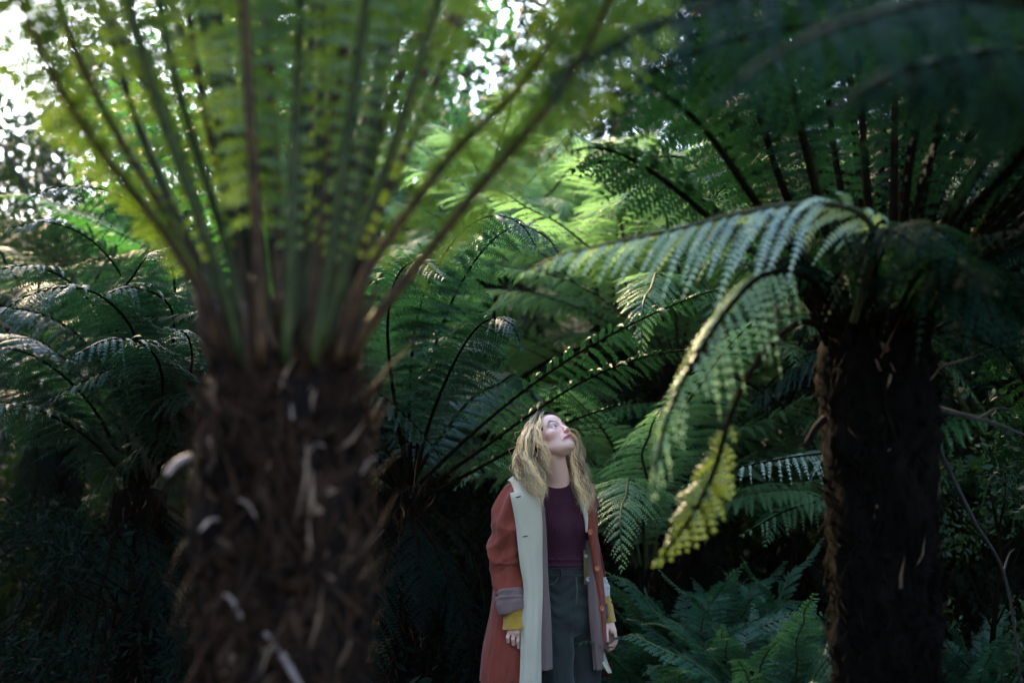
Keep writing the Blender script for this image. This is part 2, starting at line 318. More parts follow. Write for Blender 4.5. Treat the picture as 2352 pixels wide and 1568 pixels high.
for i, (p, W) in enumerate(TA):
    k = i in (0, 1, 6, 17, 18)
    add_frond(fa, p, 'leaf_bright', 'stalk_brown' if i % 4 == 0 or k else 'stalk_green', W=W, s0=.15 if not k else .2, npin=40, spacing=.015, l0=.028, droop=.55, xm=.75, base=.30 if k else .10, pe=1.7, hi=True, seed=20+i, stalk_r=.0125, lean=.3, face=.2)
for k, kw in enumerate([dict(L=2.7, el0=84, el1=10, p=1.6), dict(L=2.8, el0=80, el1=0, p=1.5), dict(L=2.5, el0=86, el1=20, p=1.7)]):
    lib_frond('A%d' % k, 'leaf_bright', ('stalk_green', 'stalk_brown')[k == 1], W=.34, s0=.12, npin=40, spacing=.018, l0=.034, droop=.45, xm=.7, base=.08, pe=1.8, hi=False, seed=60+k, stalk_r=.0135, **kw)
for i in range(26):   # the back of the crown
    az = R_(2+176*(i+.5)/26)+r.normal(0, .08)
    put_frond(fa, 'A%d' % (i % 3), (.14*math.cos(az), .14*math.sin(az), hA-.02), az, r.normal(.02, .08), r.uniform(.9, 1.1), r.normal(0, .15))

# ------------------------------------------------------------------ library for the other ferns
for k in range(4): lib_frond('S%d' % k, 'leaf_under', 'stalk_dark', L=1.1+.12*k, el0=(10, -15, -30, 0)[k], el1=(-80, -85, -82, -88)[k], p=.6, W=.2, s0=.1, npin=30, spacing=.015, l0=.03, droop=.5, hi=False, seed=70+k)
for k in range(4): lib_frond('D%d' % k, 'leaf_dark', 'stalk_dark', L=2.0+.1*k, el0=(72, 64, 56, 68)[k], el1=(-30, -45, -20, -55)[k], p=1.2, W=.33, s0=.1, npin=46, spacing=.011, l0=.03, droop=.45, seed=80+k)
for k in range(4): lib_frond('B%d' % k, 'leaf_shaded', 'stalk_dark', L=2.0+.1*k, el0=(74, 66, 58, 70)[k], el1=(-30, -45, -20, -55)[k], p=1.2, W=.33, s0=.15, npin=40, spacing=.015, l0=.034, droop=.45, xm=.55, base=.1, pe=1.6, stalk_r=.014, seed=84+k)
for k in range(4): lib_frond('M%d' % k, 'leaf_mid', 'stalk_green', L=1.9+.1*k, el0=(72, 60, 52, 66)[k], el1=(-25, -40, -15, -50)[k], p=1.2, W=.33, s0=.1, npin=42, spacing=.014, l0=.034, droop=.4, hi=False, seed=90+k)
def fern(label, loc, h, rad, lib, n, seed, dark=True, leanout=0, scale=1.0, tm='fibre_dark', az0=0, arc=2*math.pi):
    r = np.random.default_rng(seed); f = thing('tree_fern', label, 'tree fern', (loc[0], loc[1], 0), GRP)
    trunk_mesh(f, h, rad*.9, rad, tm, 0, 500, seed, .06)
    for i in range(n):
        az = az0+arc*i/n+r.normal(0, .12); tier = (i*0.618) % 1
        put_frond(f, '%s%d' % (lib, r.integers(4)), (rad*.6*math.cos(az), rad*.6*math.sin(az), h-.03), az, R_(14-34*tier+leanout)+r.normal(0, .06), scale*r.uniform(.85, 1.1), r.normal(0, .2))
    skirt(f, h, 9, seed+5, min(1, .35+h*.4))
    return f
# ------------------------------------------------------------------ fern B: dark trunk on the right
B0 = at(2015, 784, 4.6); B0 = np.array([B0[0], B0[1], 0]); hB = at(2015, 760, 4.6)[2]
fb = thing('tree_fern', 'dark tree fern at the right with a thick near black trunk and drooping fronds', 'tree fern', B0, GRP)
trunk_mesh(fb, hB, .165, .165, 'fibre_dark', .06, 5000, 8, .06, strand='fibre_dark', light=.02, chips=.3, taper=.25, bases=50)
TB = [
 (tr((1900, 760, 4.55), (1850, 640, 4.5), (1700, 560, 4.45), (1570, 450, 4.4), (1460, 370, 4.35), (1370, 340, 4.3), (1300, 350, 4.25)), .24),
 (tr((1905, 760, 4.6), (1760, 570, 4.7), (1640, 480, 4.8), (1500, 400, 4.9), (1400, 370, 5.0), (1310, 390, 5.05)), .24),
 (tr((1910, 760, 4.6), (1790, 560, 4.6), (1700, 400, 4.6), (1620, 230, 4.6), (1540, 90, 4.6), (1440, -20, 4.6)), .28),
 (tr((1930, 760, 4.5), (1850, 560, 4.5), (1780, 380, 4.5), (1720, 190, 4.5), (1640, 20, 4.5), (1520, -120, 4.5)), .3),
 (tr((1960, 760, 4.5), (1900, 540, 4.4), (1850, 340, 4.3), (1800, 120, 4.2), (1730, -60, 4.1), (1600, -200, 4.0)), .3),
 (tr((1980, 760, 4.6), (1950, 540, 4.7), (1915, 340, 4.8), (1890, 120, 4.9), (1850, -100, 5.0), (1760, -260, 5.1)), .3),
 (tr((2010, 760, 4.5), (2000, 540, 4.5), (1985, 340, 4.5), (1970, 120, 4.5), (1950, -120, 4.4), (1900, -300, 4.2)), .3),
 (tr((2040, 760, 4.6), (2050, 540, 4.6), (2055, 340, 4.7), (2060, 120, 4.8), (2080, -100, 4.9), (2120, -260, 5.0)), .3),
 (tr((2070, 760, 4.6), (2100, 560, 4.5), (2140, 360, 4.4), (2190, 160, 4.3), (2260, -20, 4.2), (2380, -140, 4.0)), .3),
 (tr((2110, 760, 4.6), (2190, 620, 4.6), (2270, 490, 4.6), (2360, 330, 4.6), (2470, 220, 4.6), (2600, 200, 4.6)), .3),
 (tr((2115, 770, 4.55), (2210, 660, 4.6), (2320, 560, 4.7), (2440, 480, 4.8), (2560, 460, 4.9)), .28),
 (tr((1920, 760, 4.55), (1840, 600, 4.4), (1740, 470, 4.2), (1620, 300, 4.0), (1500, 200, 3.8), (1380, 160, 3.6)), .28),
]
for i, (p, W) in enumerate(TB): add_frond(fb, p, 'leaf_shaded', 'stalk_dark', W=W*(.7 if i in (0, 1, 11) else .9), s0=.2, npin=38 if i not in (0, 1, 2, 11) else 28, spacing=.014, l0=.032, droop=.45, xm=.6, base=.12, pe=1.5, face=.4, seed=120+i, stalk_r=.015)
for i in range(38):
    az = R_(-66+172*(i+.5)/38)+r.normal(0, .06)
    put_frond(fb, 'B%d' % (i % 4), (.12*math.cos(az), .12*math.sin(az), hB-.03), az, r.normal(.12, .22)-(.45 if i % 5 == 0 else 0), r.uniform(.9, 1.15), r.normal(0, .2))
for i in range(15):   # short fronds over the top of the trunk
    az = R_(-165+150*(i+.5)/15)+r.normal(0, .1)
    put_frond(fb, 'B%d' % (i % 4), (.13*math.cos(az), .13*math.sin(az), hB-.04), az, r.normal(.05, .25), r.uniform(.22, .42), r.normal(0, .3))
# frond pointing left, whitened for its sheen, hanging side fronds
add_frond(fb, tr((1960, 740, 4.3), (2010, 560, 4.2), (1960, 480, 4.12), (1830, 470, 4.1), (1700, 490, 4.08), (1560, 525, 4.05), (1400, 560, 4.02), (1290, 585, 4.0), (1200, 630, 4.0)), 'leaf_sheen', 'stalk_green', W=.23, s0=.12, npin=27, spacing=.0095, l0=.021, droop=.8, xm=.35, base=.4, seed=140, lean=.85, face=.35)
# pale old frond hanging down, then the yellow one
add_frond(fb, tr((1930, 750, 4.4), (1860, 640, 4.15), (1760, 630, 3.95), (1680, 700, 3.8), (1600, 820, 3.7), (1540, 940, 3.65), (1510, 1060, 3.62), (1500, 1140, 3.6)), 'leaf_old', 'stalk_dark', W=.13, s0=.3, npin=25, spacing=.012, l0=.017, droop=1.2, xm=.3, base=.6, face=.45, lean=.6, seed=141)
add_frond(fb, tr((1920, 770, 4.4), (1840, 740, 4.2), (1740, 830, 4.0), (1680, 950, 3.9), (1640, 1080, 3.85), (1590, 1180, 3.8), (1510, 1290, 3.8)), 'leaf_yellow', 'stalk_dark', W=.085, s0=.64, npin=13, spacing=.012, l0=.024, droop=.5, xm=.4, base=.4, face=.7, lean=.6, seed=142)
add_frond(fb, tr((2050, 750, 4.45), (2100, 640, 4.25), (2170, 600, 4.1), (2240, 650, 4.0), (2290, 760, 3.95)), 'leaf_shaded', 'stalk_dark', W=.24, s0=.15, npin=28, droop=.8, seed=144, face=.3)
add_frond(fb, tr((2000, 745, 4.42), (2010, 620, 4.25), (2060, 530, 4.1), (2140, 520, 3.95), (2220, 590, 3.85)), 'leaf_shaded', 'stalk_dark', W=.26, s0=.15, npin=28, droop=.8, seed=145, face=.3)
add_frond(fb, tr((2100, 750, 4.5), (2180, 680, 4.4), (2270, 680, 4.3), (2340, 760, 4.25)), 'leaf_shaded', 'stalk_dark', W=.22, s0=.15, npin=26, droop=.7, seed=147, face=.3)
dead_stub(fb, at(1895, 960, 4.5), at(1845, 1030, 4.45)-at(1895, 960, 4.5), .12, .012, 'fibre')

# ------------------------------------------------------------------ fern C: stands outside the right edge, its fronds reach over the top
C0 = at(3000, 784, 3.3); C0 = np.array([C0[0], C0[1], 0]); hC = 1.9
fc = thing('tree_fern', 'tree fern beyond the right edge, dark blurred fronds reaching across the top right', 'tree fern', C0, GRP)
trunk_mesh(fc, hC, .16, .17, 'fibre_dark', 0, 400, 12, .05)
TC = [
 (tr((2900, 400, 3.2), (2500, 60, 2.9), (2100, -60, 2.7), (1800, -40, 2.6), (1560, 40, 2.5), (1350, 130, 2.45), (1200, 230, 2.4)), .3, 'leaf_dark'),
 (tr((2900, 400, 3.3), (2500, 150, 3.3), (2150, 60, 3.3), (1850, 60, 3.3), (1600, 120, 3.3), (1400, 230, 3.3), (1260, 360, 3.3)), .26, 'leaf_shaded'),
 (tr((2900, 400, 3.2), (2550, 100, 2.8), (2250, 0, 2.5), (2000, 40, 2.3), (1800, 120, 2.2), (1640, 240, 2.1)), .26, 'leaf_dark'),
 (tr((2900, 400, 3.2), (2600, 200, 3.0), (2350, 120, 2.9), (2100, 160, 2.8), (1900, 260, 2.7)), .26, 'leaf_dark'),
]
for i, (p, W, lm) in enumerate(TC): add_frond(fc, p, 'leaf_shaded', 'stalk_dark', W=W, s0=.15, npin=40, spacing=.013, l0=.03, droop=.6, face=.4, seed=160+i)
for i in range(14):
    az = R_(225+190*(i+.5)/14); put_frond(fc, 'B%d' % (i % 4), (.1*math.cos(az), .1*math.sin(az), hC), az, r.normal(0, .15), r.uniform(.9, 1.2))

# ------------------------------------------------------------------ fern D: behind the woman, in focus
D0 = at(930, 784, 6.9); D0 = np.array([D0[0], D0[1], 0]); hD = at(930, 1120, 6.9)[2]
fd = thing('tree_fern', 'low tree fern between the blurred trunk and the woman, fronds arching over her head', 'tree fern', D0, GRP)
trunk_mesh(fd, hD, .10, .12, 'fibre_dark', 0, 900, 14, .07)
TD = [
 (tr((965, 1110, 6.8), (1080, 1000, 6.75), (1200, 900, 6.7), (1330, 810, 6.65), (1480, 730, 6.6), (1600, 680, 6.6), (1710, 650, 6.6)), .26),
 (tr((970, 1125, 6.8), (1080, 1050, 6.75), (1220, 950, 6.7), (1350, 870, 6.65), (1480, 820, 6.6), (1610, 800, 6.6)), .25),
 (tr((975, 1140, 6.8), (1090, 1080, 6.7), (1200, 1020, 6.6), (1330, 960, 6.5), (1450, 920, 6.4)), .2),
 (tr((950, 1110, 6.9), (970, 950, 6.9), (1010, 760, 6.9), (1090, 600, 6.85), (1180, 520, 6.8), (1260, 550, 6.75), (1300, 620, 6.7)), .22),
 (tr((945, 1110, 6.85), (940, 930, 6.8), (960, 720, 6.75), (1030, 570, 6.7), (1110, 500, 6.65), (1190, 510, 6.6), (1240, 580, 6.55)), .24),
 (tr((940, 1110, 6.8), (910, 950, 6.7), (890, 760, 6.5), (910, 640, 6.3), (960, 600, 6.1), (1020, 640, 5.9)), .28),
 (tr((950, 1110, 6.8), (990, 960, 6.7), (1050, 820, 6.5), (1110, 740, 6.3), (1170, 740, 6.15), (1200, 800, 6.1)), .22),
 (tr((930, 1110, 6.9), (870, 950, 6.9), (790, 780, 6.9), (700, 660, 6.9), (580, 620, 6.9)), .28),
 (tr((925, 1120, 6.85), (840, 1000, 6.8), (740, 900, 6.7), (620, 840, 6.6), (500, 850, 6.5)), .26),
]
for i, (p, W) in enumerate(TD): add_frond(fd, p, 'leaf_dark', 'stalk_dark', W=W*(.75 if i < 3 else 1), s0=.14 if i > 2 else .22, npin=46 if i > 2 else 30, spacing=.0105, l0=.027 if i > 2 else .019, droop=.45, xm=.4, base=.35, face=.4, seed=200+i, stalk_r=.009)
for i in range(26):
    az = R_(62+140*(i+.5)/26); put_frond(fd, 'D%d' % (i % 4), (0, 0, hD-.03), az, r.normal(-.02, .22), r.uniform(.7, 1.0), r.normal(0, .3))

# ------------------------------------------------------------------ fern E: left edge, in focus
E0 = at(330, 784, 7.2); E0 = np.array([E0[0], E0[1], 0]); hE = at(330, 1120, 7.2)[2]
fe = thing('tree_fern', 'tree fern at the left edge behind the blurred trunk, dark bluish fronds in focus', 'tree fern', E0, GRP)
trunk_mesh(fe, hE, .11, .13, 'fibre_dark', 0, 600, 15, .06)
TE = [
 (tr((320, 1110, 7.1), (300, 900, 7.0), (240, 740, 6.8), (150, 640, 6.6), (40, 610, 6.4), (-60, 650, 6.3)), .3),
 (tr((320, 1110, 7.1), (330, 930, 6.8), (320, 800, 6.5), (270, 710, 6.2), (180, 660, 6.0), (60, 680, 5.9), (-20, 740, 5.9)), .28),
 (tr((335, 1110, 7.1), (380, 900, 6.9), (400, 760, 6.7), (380, 690, 6.5), (300, 660, 6.3), (210, 690, 6.1)), .28),
 (tr((330, 1110, 7.2), (330, 880, 7.2), (300, 680, 7.1), (220, 560, 7.0), (110, 510, 6.9), (0, 530, 6.8)), .3),
 (tr((340, 1110, 7.2), (390, 860, 7.3), (400, 640, 7.3), (350, 510, 7.3), (250, 440, 7.2), (130, 430, 7.1), (40, 470, 7.0)), .3),
 (tr((350, 1110, 7.2), (430, 900, 7.3), (480, 720, 7.4), (480, 580, 7.4), (420, 500, 7.3), (330, 480, 7.2)), .3),
 (tr((300, 1120, 7.1), (230, 960, 7.0), (130, 850, 6.8), (20, 800, 6.6), (-90, 820, 6.5)), .28),
 (tr((340, 1110, 7.0), (370, 950, 6.6), (370, 850, 6.2), (330, 790, 5.9), (250, 780, 5.7), (150, 830, 5.6)), .27),
 (tr((350, 1110, 7.1), (410, 960, 6.7), (440, 850, 6.4), (430, 770, 6.1), (380, 750, 5.8)), .27),
 (tr((310, 1130, 7.0), (220, 1020, 6.7), (110, 950, 6.4), (0, 930, 6.2), (-80, 980, 6.1)), .25),
]
for i, (p, W) in enumerate(TE): add_frond(fe, p, 'leaf_dark', 'stalk_dark', W=W, s0=.14, npin=44, spacing=.0105, l0=.028, droop=.5, xm=.4, base=.35, face=.3, seed=230+i, stalk_r=.009)
for i in range(26):
    az = R_(-70+300*(i+.5)/26); put_frond(fe, 'D%d' % (i % 4), (0, 0, hE-.03), az, r.normal(0, .15), r.uniform(.8, 1.0), r.normal(0, .2))

def skirt(f, h, n, seed, sc_=1.0):
    r = np.random.default_rng(seed)
    for i in range(n):
        az = 2*math.pi*i/n+r.normal(0, .2); put_frond(f, 'S%d' % r.integers(4), (.05*math.cos(az), .05*math.sin(az), h-.05-r.uniform(0, .1)), az, r.normal(0, .15), sc_*r.uniform(.7, 1.1), r.normal(0, .3))
skirt(fd, hD, 13, 1, .8); skirt(fe, hE, 13, 2, .9)
# ------------------------------------------------------------------ more ferns behind
def xy(u, d): p = at(u, 784, d); return (p[0], p[1])
for k in range(4): lib_frond('L%d' % k, 'leaf_glow', 'stalk_green', L=1.9+.1*k, el0=(72, 60, 52, 66)[k], el1=(-25, -40, -15, -50)[k], p=1.2, W=.33, s0=.1, npin=44, spacing=.012, l0=.030, droop=.4, seed=95+k)
fern('sunlit tree fern directly behind the fronds of the blurred left fern', xy(640, 9.0), 1.9, .12, 'M', 24, 31)
fern('tall tree fern behind the top centre, its fronds against the white sky gap', xy(1130, 10.5), 2.9, .12, 'L', 26, 32)
fern('bright green tree fern in the gap above the woman', xy(1500, 9.5), 1.5, .12, 'L', 24, 33)
fern('small tree fern right behind the woman with a fan of upright green fronds', xy(1480, 8.0), .85, .12, 'L', 22, 34, leanout=8, scale=.9)
f35 = fern('tree fern between the woman and the black right trunk, arching greyish fronds', xy(1800, 8.8), 1.0, .12, 'M', 22, 35, scale=.9)
add_frond(f35, tr((1830, 1130, 8.7), (1900, 1050, 7.8), (1860, 1045, 7.2), (1760, 1060, 6.9), (1650, 1085, 6.8), (1560, 1120, 6.8)), 'leaf_sheen', 'stalk_dark', W=.15, s0=.3, npin=26, spacing=.011, l0=.022, droop=.8, xm=.3, base=.5, face=.4, lean=.5, seed=150)
add_frond(f35, tr((1820, 1130, 8.7), (1880, 1140, 7.9), (1880, 1150, 7.5), (1800, 1175, 7.3), (1700, 1230, 7.2)), 'leaf_glow', 'stalk_dark', W=.22, s0=.25, npin=28, spacing=.012, l0=.024, droop=.6, xm=.3, base=.5, face=.4, lean=.5, seed=151)
fern('dark tree fern behind the crown of the right fern', xy(1950, 8.5), 2.4, .13, 'D', 26, 36)
fern('dim tree fern at the right edge behind the bushes', xy(2400, 8.0), 1.7, .13, 'D', 24, 37)
fern('tree fern far left under the white sky gap, bluish fronds', xy(150, 9.5), 1.9, .13, 'D', 24, 38)
fern('tree fern far behind the middle of the left crown', xy(850, 12.5), 2.6, .13, 'L', 24, 39)
fern('pale green tree fern above the woman, halfway back under the right crown', xy(1400, 9.0), 2.3, .12, 'L', 26, 41)
fern('pale green tree fern close behind the woman, fronds spreading above her head', xy(1560, 8.3), 2.0, .11, 'L', 22, 42, scale=.85)
fern('tree fern far back at the top right of centre', xy(1650, 12.0), 3.0, .13, 'L', 24, 40)

# ------------------------------------------------------------------ ground ferns
for k in range(3): lib_frond('G%d' % k, 'leaf_sword', 'stalk_green', L=.75, el0=(80, 68, 58)[k], el1=(10, -15, 0)[k], p=1.3, W=.13, s0=.12, npin=34, spacing=.008, l0=.017, droop=.2, seed=300+k, stalk_r=.004, xm=.3, base=.5)
gspots = [(1495, 6.5, .9, 'ground fern beside the hand at the woman\'s left'), (1560, 6.7, 1.1, 'ground fern with upright fronds in the middle of the clump right of the woman'),
          (1690, 6.3, 1.0, 'leafy ground fern in front of the clump between the woman and the black trunk'), (1800, 6.0, 1.0, 'ground fern with tall arching fronds beside the black trunk'),
          (1630, 7.2, 1.1, 'ground fern at the back of the clump right of the woman'), (1760, 7.0, 1.1, 'dim ground fern behind the others near the black trunk'),
          (2230, 6.8, .7, 'dark ground fern at the bottom right corner'), (1590, 5.9, .6, 'lowest ground fern at the front of the clump beside the woman')]
for i, (u, d, s_, lb) in enumerate(gspots):
    x, y = xy(u, d); f = thing('ground_fern', lb, 'fern', (x, y, 0), 'ground ferns beside the woman')
    st = link('rootstock', (lambda v, q: mesh_np('rootstock', v, q, smooth=True))(*tube_np(np.array([[0, 0, -.02], [0, 0, .1], [0, 0, .2], [0, 0, .24]]), np.array([.06, .05, .04, .015]), 9)), [M['fibre_dark']], f)
    for j in range(17):
        az = 2*math.pi*j/17+r.normal(0, .2); put_frond(f, 'G%d' % r.integers(3), (.02*math.cos(az), .02*math.sin(az), .18), az, r.normal(.12, .15), s_*r.uniform(.85, 1.25), r.normal(0, .25))
# ------------------------------------------------------------------ leafy bushes, trees, far forest
def leaf_cloud(n, centre_fn, size, seed, aspect=.4):
    r = np.random.default_rng(seed); P = centre_fn(r, n); n = len(P)
    D = nrm(r.normal(0, 1, (n, 3))+np.array([0, 0, -.3])); S = nrm(np.cross(D, r.normal(0, 1, (n, 3)))); l = size*r.uniform(.6, 1.3, (n, 1))
    Nn = np.cross(D, S)
    A = np.stack([P, P+D*l*.45+S*l*aspect*.5, P+D*l-Nn*l*.1, P+D*l*.45-S*l*aspect*.5], 1)
    return A.reshape(-1, 3), [np.arange(n*4).reshape(-1, 4)]
def clumps(cs, rs, flat=1.0):
    cs = np.array(cs); rs = np.array(rs)
    def fn(r, n):
        k = r.integers(len(cs), size=n); v = nrm(r.normal(0, 1, (n, 3)))*(r.uniform(0, 1, (n, 1))**.45); v[:, 2] *= flat
        return cs[k]+v*rs[k][:, None]
    return fn
def branches(b, root, tips, r0, k=6, seed=0):
    r = np.random.default_rng(seed)
    for t in tips:
        t = np.asarray(t); mid = (root+t)/2+r.normal(0, .06, 3)*np.linalg.norm(t-root); V, F = tube_np(crom([root, mid, t], 10), np.linspace(r0, r0*.15, 10), k); b.add(V, F)
def tree(label, x, y, h, spread, n, size, leaf, seed, name='tree', cat='tree', trunk_r=.12, low=.35, nc=22, flat=.8, group=None, aspect=.4, cr=.3):
    r = np.random.default_rng(seed); t = thing(name, label, cat, (x, y, 0), group)
    cs = []
    for i in range(nc):
        a = r.uniform(0, 2*math.pi); q = spread*math.sqrt(r.uniform(0, 1)); z = h*(low+(1-low)*r.uniform(0, 1)); q *= math.sqrt(max(.1, 1-((z/h-(1+low)/2)/((1-low)/1.8))**2)); cs.append((q*math.cos(a), q*math.sin(a), z))
    b = Bag(); nodes = [np.array([0, 0, 0.]), np.array([r.normal(0, .1), r.normal(0, .1), h*.35]), np.array([r.normal(0, .2), r.normal(0, .2), h*.65]), np.array([0, 0, h*.9])]
    c = crom(nodes, 16); V, F = tube_np(c, np.linspace(trunk_r, trunk_r*.25, 16), 10); b.add(V, F)
    for q in cs:
        zz = min(max(q[2]-.25*h, .15*h), .85*h); root = c[np.argmin(abs(c[:, 2]-zz))]; branches(b, root, [q], trunk_r*.3, 6, int(r.integers(999)))
    b.build('trunk' if name == 'tree' else 'stems', [M['bark' if name == 'tree' else 'stalk_dark']], t, smooth=True)
    V, F = leaf_cloud(n, clumps(cs, spread*cr*r.uniform(.6, 1.3, nc), flat), size, seed+1, aspect)
    link('crown' if name == 'tree' else 'foliage', mesh_np('crown', V, F), [M[leaf]], t)
    return t
BG_ = 'bushes of the understorey'
x, y = xy(20, 12); tree('small leaved tree at the top left against the white sky', x-.1, y, 4.6, 1.5, 9000, .07, 'leaf_shrub', 401, trunk_r=.05, low=.25)
x, y = xy(1230, 15); tree('tree behind the top centre sky gap', x+1, y, 6.2, 1.6, 8000, .08, 'leaf_shrub', 402, low=.3)
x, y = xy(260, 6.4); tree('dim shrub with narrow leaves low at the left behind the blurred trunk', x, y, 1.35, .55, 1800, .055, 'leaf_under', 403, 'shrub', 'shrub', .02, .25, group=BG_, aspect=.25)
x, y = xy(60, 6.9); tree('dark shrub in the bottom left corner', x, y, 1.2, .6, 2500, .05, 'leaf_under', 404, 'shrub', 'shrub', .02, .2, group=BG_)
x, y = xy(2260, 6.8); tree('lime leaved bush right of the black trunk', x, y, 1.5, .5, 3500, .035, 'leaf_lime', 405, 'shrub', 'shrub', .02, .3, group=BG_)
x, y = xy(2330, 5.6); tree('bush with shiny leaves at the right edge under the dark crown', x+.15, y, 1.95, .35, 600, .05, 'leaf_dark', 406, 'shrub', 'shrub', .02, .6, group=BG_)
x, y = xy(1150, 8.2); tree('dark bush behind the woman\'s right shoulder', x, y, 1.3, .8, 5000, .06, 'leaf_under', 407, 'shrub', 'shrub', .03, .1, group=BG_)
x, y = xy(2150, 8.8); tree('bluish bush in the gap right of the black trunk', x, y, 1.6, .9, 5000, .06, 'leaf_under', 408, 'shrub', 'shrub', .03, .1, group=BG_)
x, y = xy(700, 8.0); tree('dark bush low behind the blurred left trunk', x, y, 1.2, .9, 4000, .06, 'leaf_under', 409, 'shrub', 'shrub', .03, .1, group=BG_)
TG = 'trees behind the left crown'
for u, d, h_, sp, lb, sd in ((520, 11.5, 5.6, 1.25, 'sunlit tree behind the left side of the blurred crown', 411), (700, 12.5, 6.0, 1.7, 'sunlit tree behind the middle of the blurred crown', 412), (1000, 13.5, 5.9, 1.4, 'green tree behind the right side of the blurred crown', 413)):
    x, y = xy(u, d); tree(lb, x, y, h_, sp, 15000, .085, 'leaf_mid', sd, trunk_r=.09, low=.3, nc=34, group=TG, cr=.34)
x, y = xy(1700, 15); tree('tall dark tree far behind the right crown', x, y, 9.5, 2.6, 26000, .10, 'leaf_shrub', 415, trunk_r=.15, low=.35, nc=46)
x, y = xy(2250, 12); tree('tall dark tree behind the far right edge', x, y, 8.5, 2.2, 24000, .10, 'leaf_shrub', 416, trunk_r=.15, low=.3, nc=44)
tree('unseen tall tree added left of the frame to shade the fronds', -5.5, 11, 9.5, 1.7, 15000, .11, 'leaf_shrub', 414, trunk_r=.14, low=.55, nc=30)  # stands out of frame, added to keep the sun off fronds
# bare branches at the right
def branch(label, pts, r0, subs=()):
    p = np.array(pts); t = thing('branch', label, 'branch', p[0], 'bare branches right of the black trunk'); b = Bag(); c = crom(p, 24)
    V, F = tube_np(c, np.linspace(r0, r0*.3, 24), 7); b.add(V, F)
    for s_, e in subs: V, F = tube_np(crom([c[s_], (c[s_]+e)/2+np.array([0, 0, .02]), e], 10), np.linspace(r0*.5, r0*.15, 10), 5); b.add(V, F)
    o = b.build('limb', [M['bark']], t, off=p[0], smooth=True)
branch('bare dark branch reaching right from the black trunk', tr((2140, 935, 4.75), (2200, 950, 4.9), (2280, 970, 5.0), (2380, 1010, 5.1)), .012, [(12, at(2330, 940, 5.1))])
branch('thin bare branch slanting down right of the black trunk', tr((2150, 1020, 4.75), (2190, 1100, 5.0), (2240, 1200, 5.1), (2310, 1330, 5.2), (2350, 1600, 5.3)), .009, [(14, at(2330, 1260, 5.3))])
branch('twig rising beside the top of the black trunk', tr((2120, 860, 4.6), (2170, 840, 4.6), (2250, 815, 4.7)), .006)
# forest mass behind: two banks of leaves with gaps of sky at the top left and top centre
def forest():
    r = np.random.default_rng(77); P = []
    for k in range(1300):
        d = r.uniform(13, 25); u = r.uniform(-1500, 3900); X = d*(u-1176)/FPX
        vt = 120 if u < 150 else -30 if u < 1095 else 10 if u < 1200 else -80 if u < 1260 else -500
        if u < -100: vt = 0
        if vt == -30 and r.uniform() < .3: vt = -250
        top = 1.4+d*math.tan((784-vt)/FPX+PITCH)-.5
        P.append((X, d, r.uniform(0, 1)**.9*top))
    for k in range(160): P.append((r.uniform(2.6, 6), r.uniform(8.5, 12.5), r.uniform(.2, 3.5)))
    for k in range(260):
        d = r.uniform(9.5, 14); u = r.uniform(-600, 3000); P.append((d*(u-1176)/FPX, d, r.uniform(0, 1.1)))
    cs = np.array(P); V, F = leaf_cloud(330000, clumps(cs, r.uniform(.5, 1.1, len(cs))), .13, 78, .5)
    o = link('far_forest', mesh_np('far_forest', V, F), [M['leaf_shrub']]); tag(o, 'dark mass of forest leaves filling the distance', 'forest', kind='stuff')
forest()
def forest_behind():  # unseen leaf ring added to block the sky, low where light enters
    r = np.random.default_rng(177); P = []
    for k in range(900):
        a = r.uniform(R_(128), R_(412)); d = r.uniform(7.5, 13); x, y = d*math.cos(a), d*math.sin(a)+3.5
        if y > 11: continue
        P.append((x, y, d*(.12 if 262 < math.degrees(a) < 362 else .85)*r.uniform(0, 1)))
    cs = np.array(P); V, F = leaf_cloud(90000, clumps(cs, r.uniform(.7, 1.4, len(cs))), .26, 178, .55)
    o = link('shade_forest', mesh_np('shade_forest', V, F), [M['leaf_under']]); tag(o, 'unseen forest added around the other sides to block the sky light', 'forest', kind='stuff')
forest_behind()
def hillside():
    n = 60; X, Y = np.meshgrid(np.linspace(-1, 1, n)*90, np.linspace(0, 1, n)**1.5*70+27, indexing='ij')
    Z = (Y-27)*.22+3.6*(1/(1+np.exp(-(Y-31)/2)))+.5*np.sin(X*.31)+.3*np.sin(X*.9+Y*.4)+np.clip((X+3)*.25, 0, 4)-1
    i, j = np.meshgrid(np.arange(n-1), np.arange(n-1), indexing='ij')
    o = link('hillside', mesh_np('hillside', np.stack([X, Y, Z], -1).reshape(-1, 3), [np.stack([i*n+j, (i+1)*n+j, (i+1)*n+j+1, i*n+j+1], -1).reshape(-1, 4)], smooth=True), [M['soil']]); tag(o, kind='structure')
hillside()
def litter():
    r = np.random.default_rng(79); n = 40000
    def fn(r, n): return np.stack([r.uniform(-5, 5, n), r.uniform(2, 17, n), r.uniform(.0, .12, n)+.5*r.uniform(0, 1, n)**3], 1)
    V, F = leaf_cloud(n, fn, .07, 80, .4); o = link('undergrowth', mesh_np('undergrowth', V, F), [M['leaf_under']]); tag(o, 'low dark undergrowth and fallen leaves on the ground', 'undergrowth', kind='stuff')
litter()
# canopy trees added to shade the right side (crowns above the frame)
tree('unseen tall tree added so its crown shades the right half', 5.2, 7.5, 9.5, 3.6, 26000, .13, 'leaf_shrub', 501, trunk_r=.2, low=.5, nc=40, flat=.6)
tree('tall tree added beyond the dark right crown for shade', 5.5, 12, 10, 3.6, 22000, .14, 'leaf_shrub', 502, trunk_r=.2, low=.35, nc=40, flat=.7)

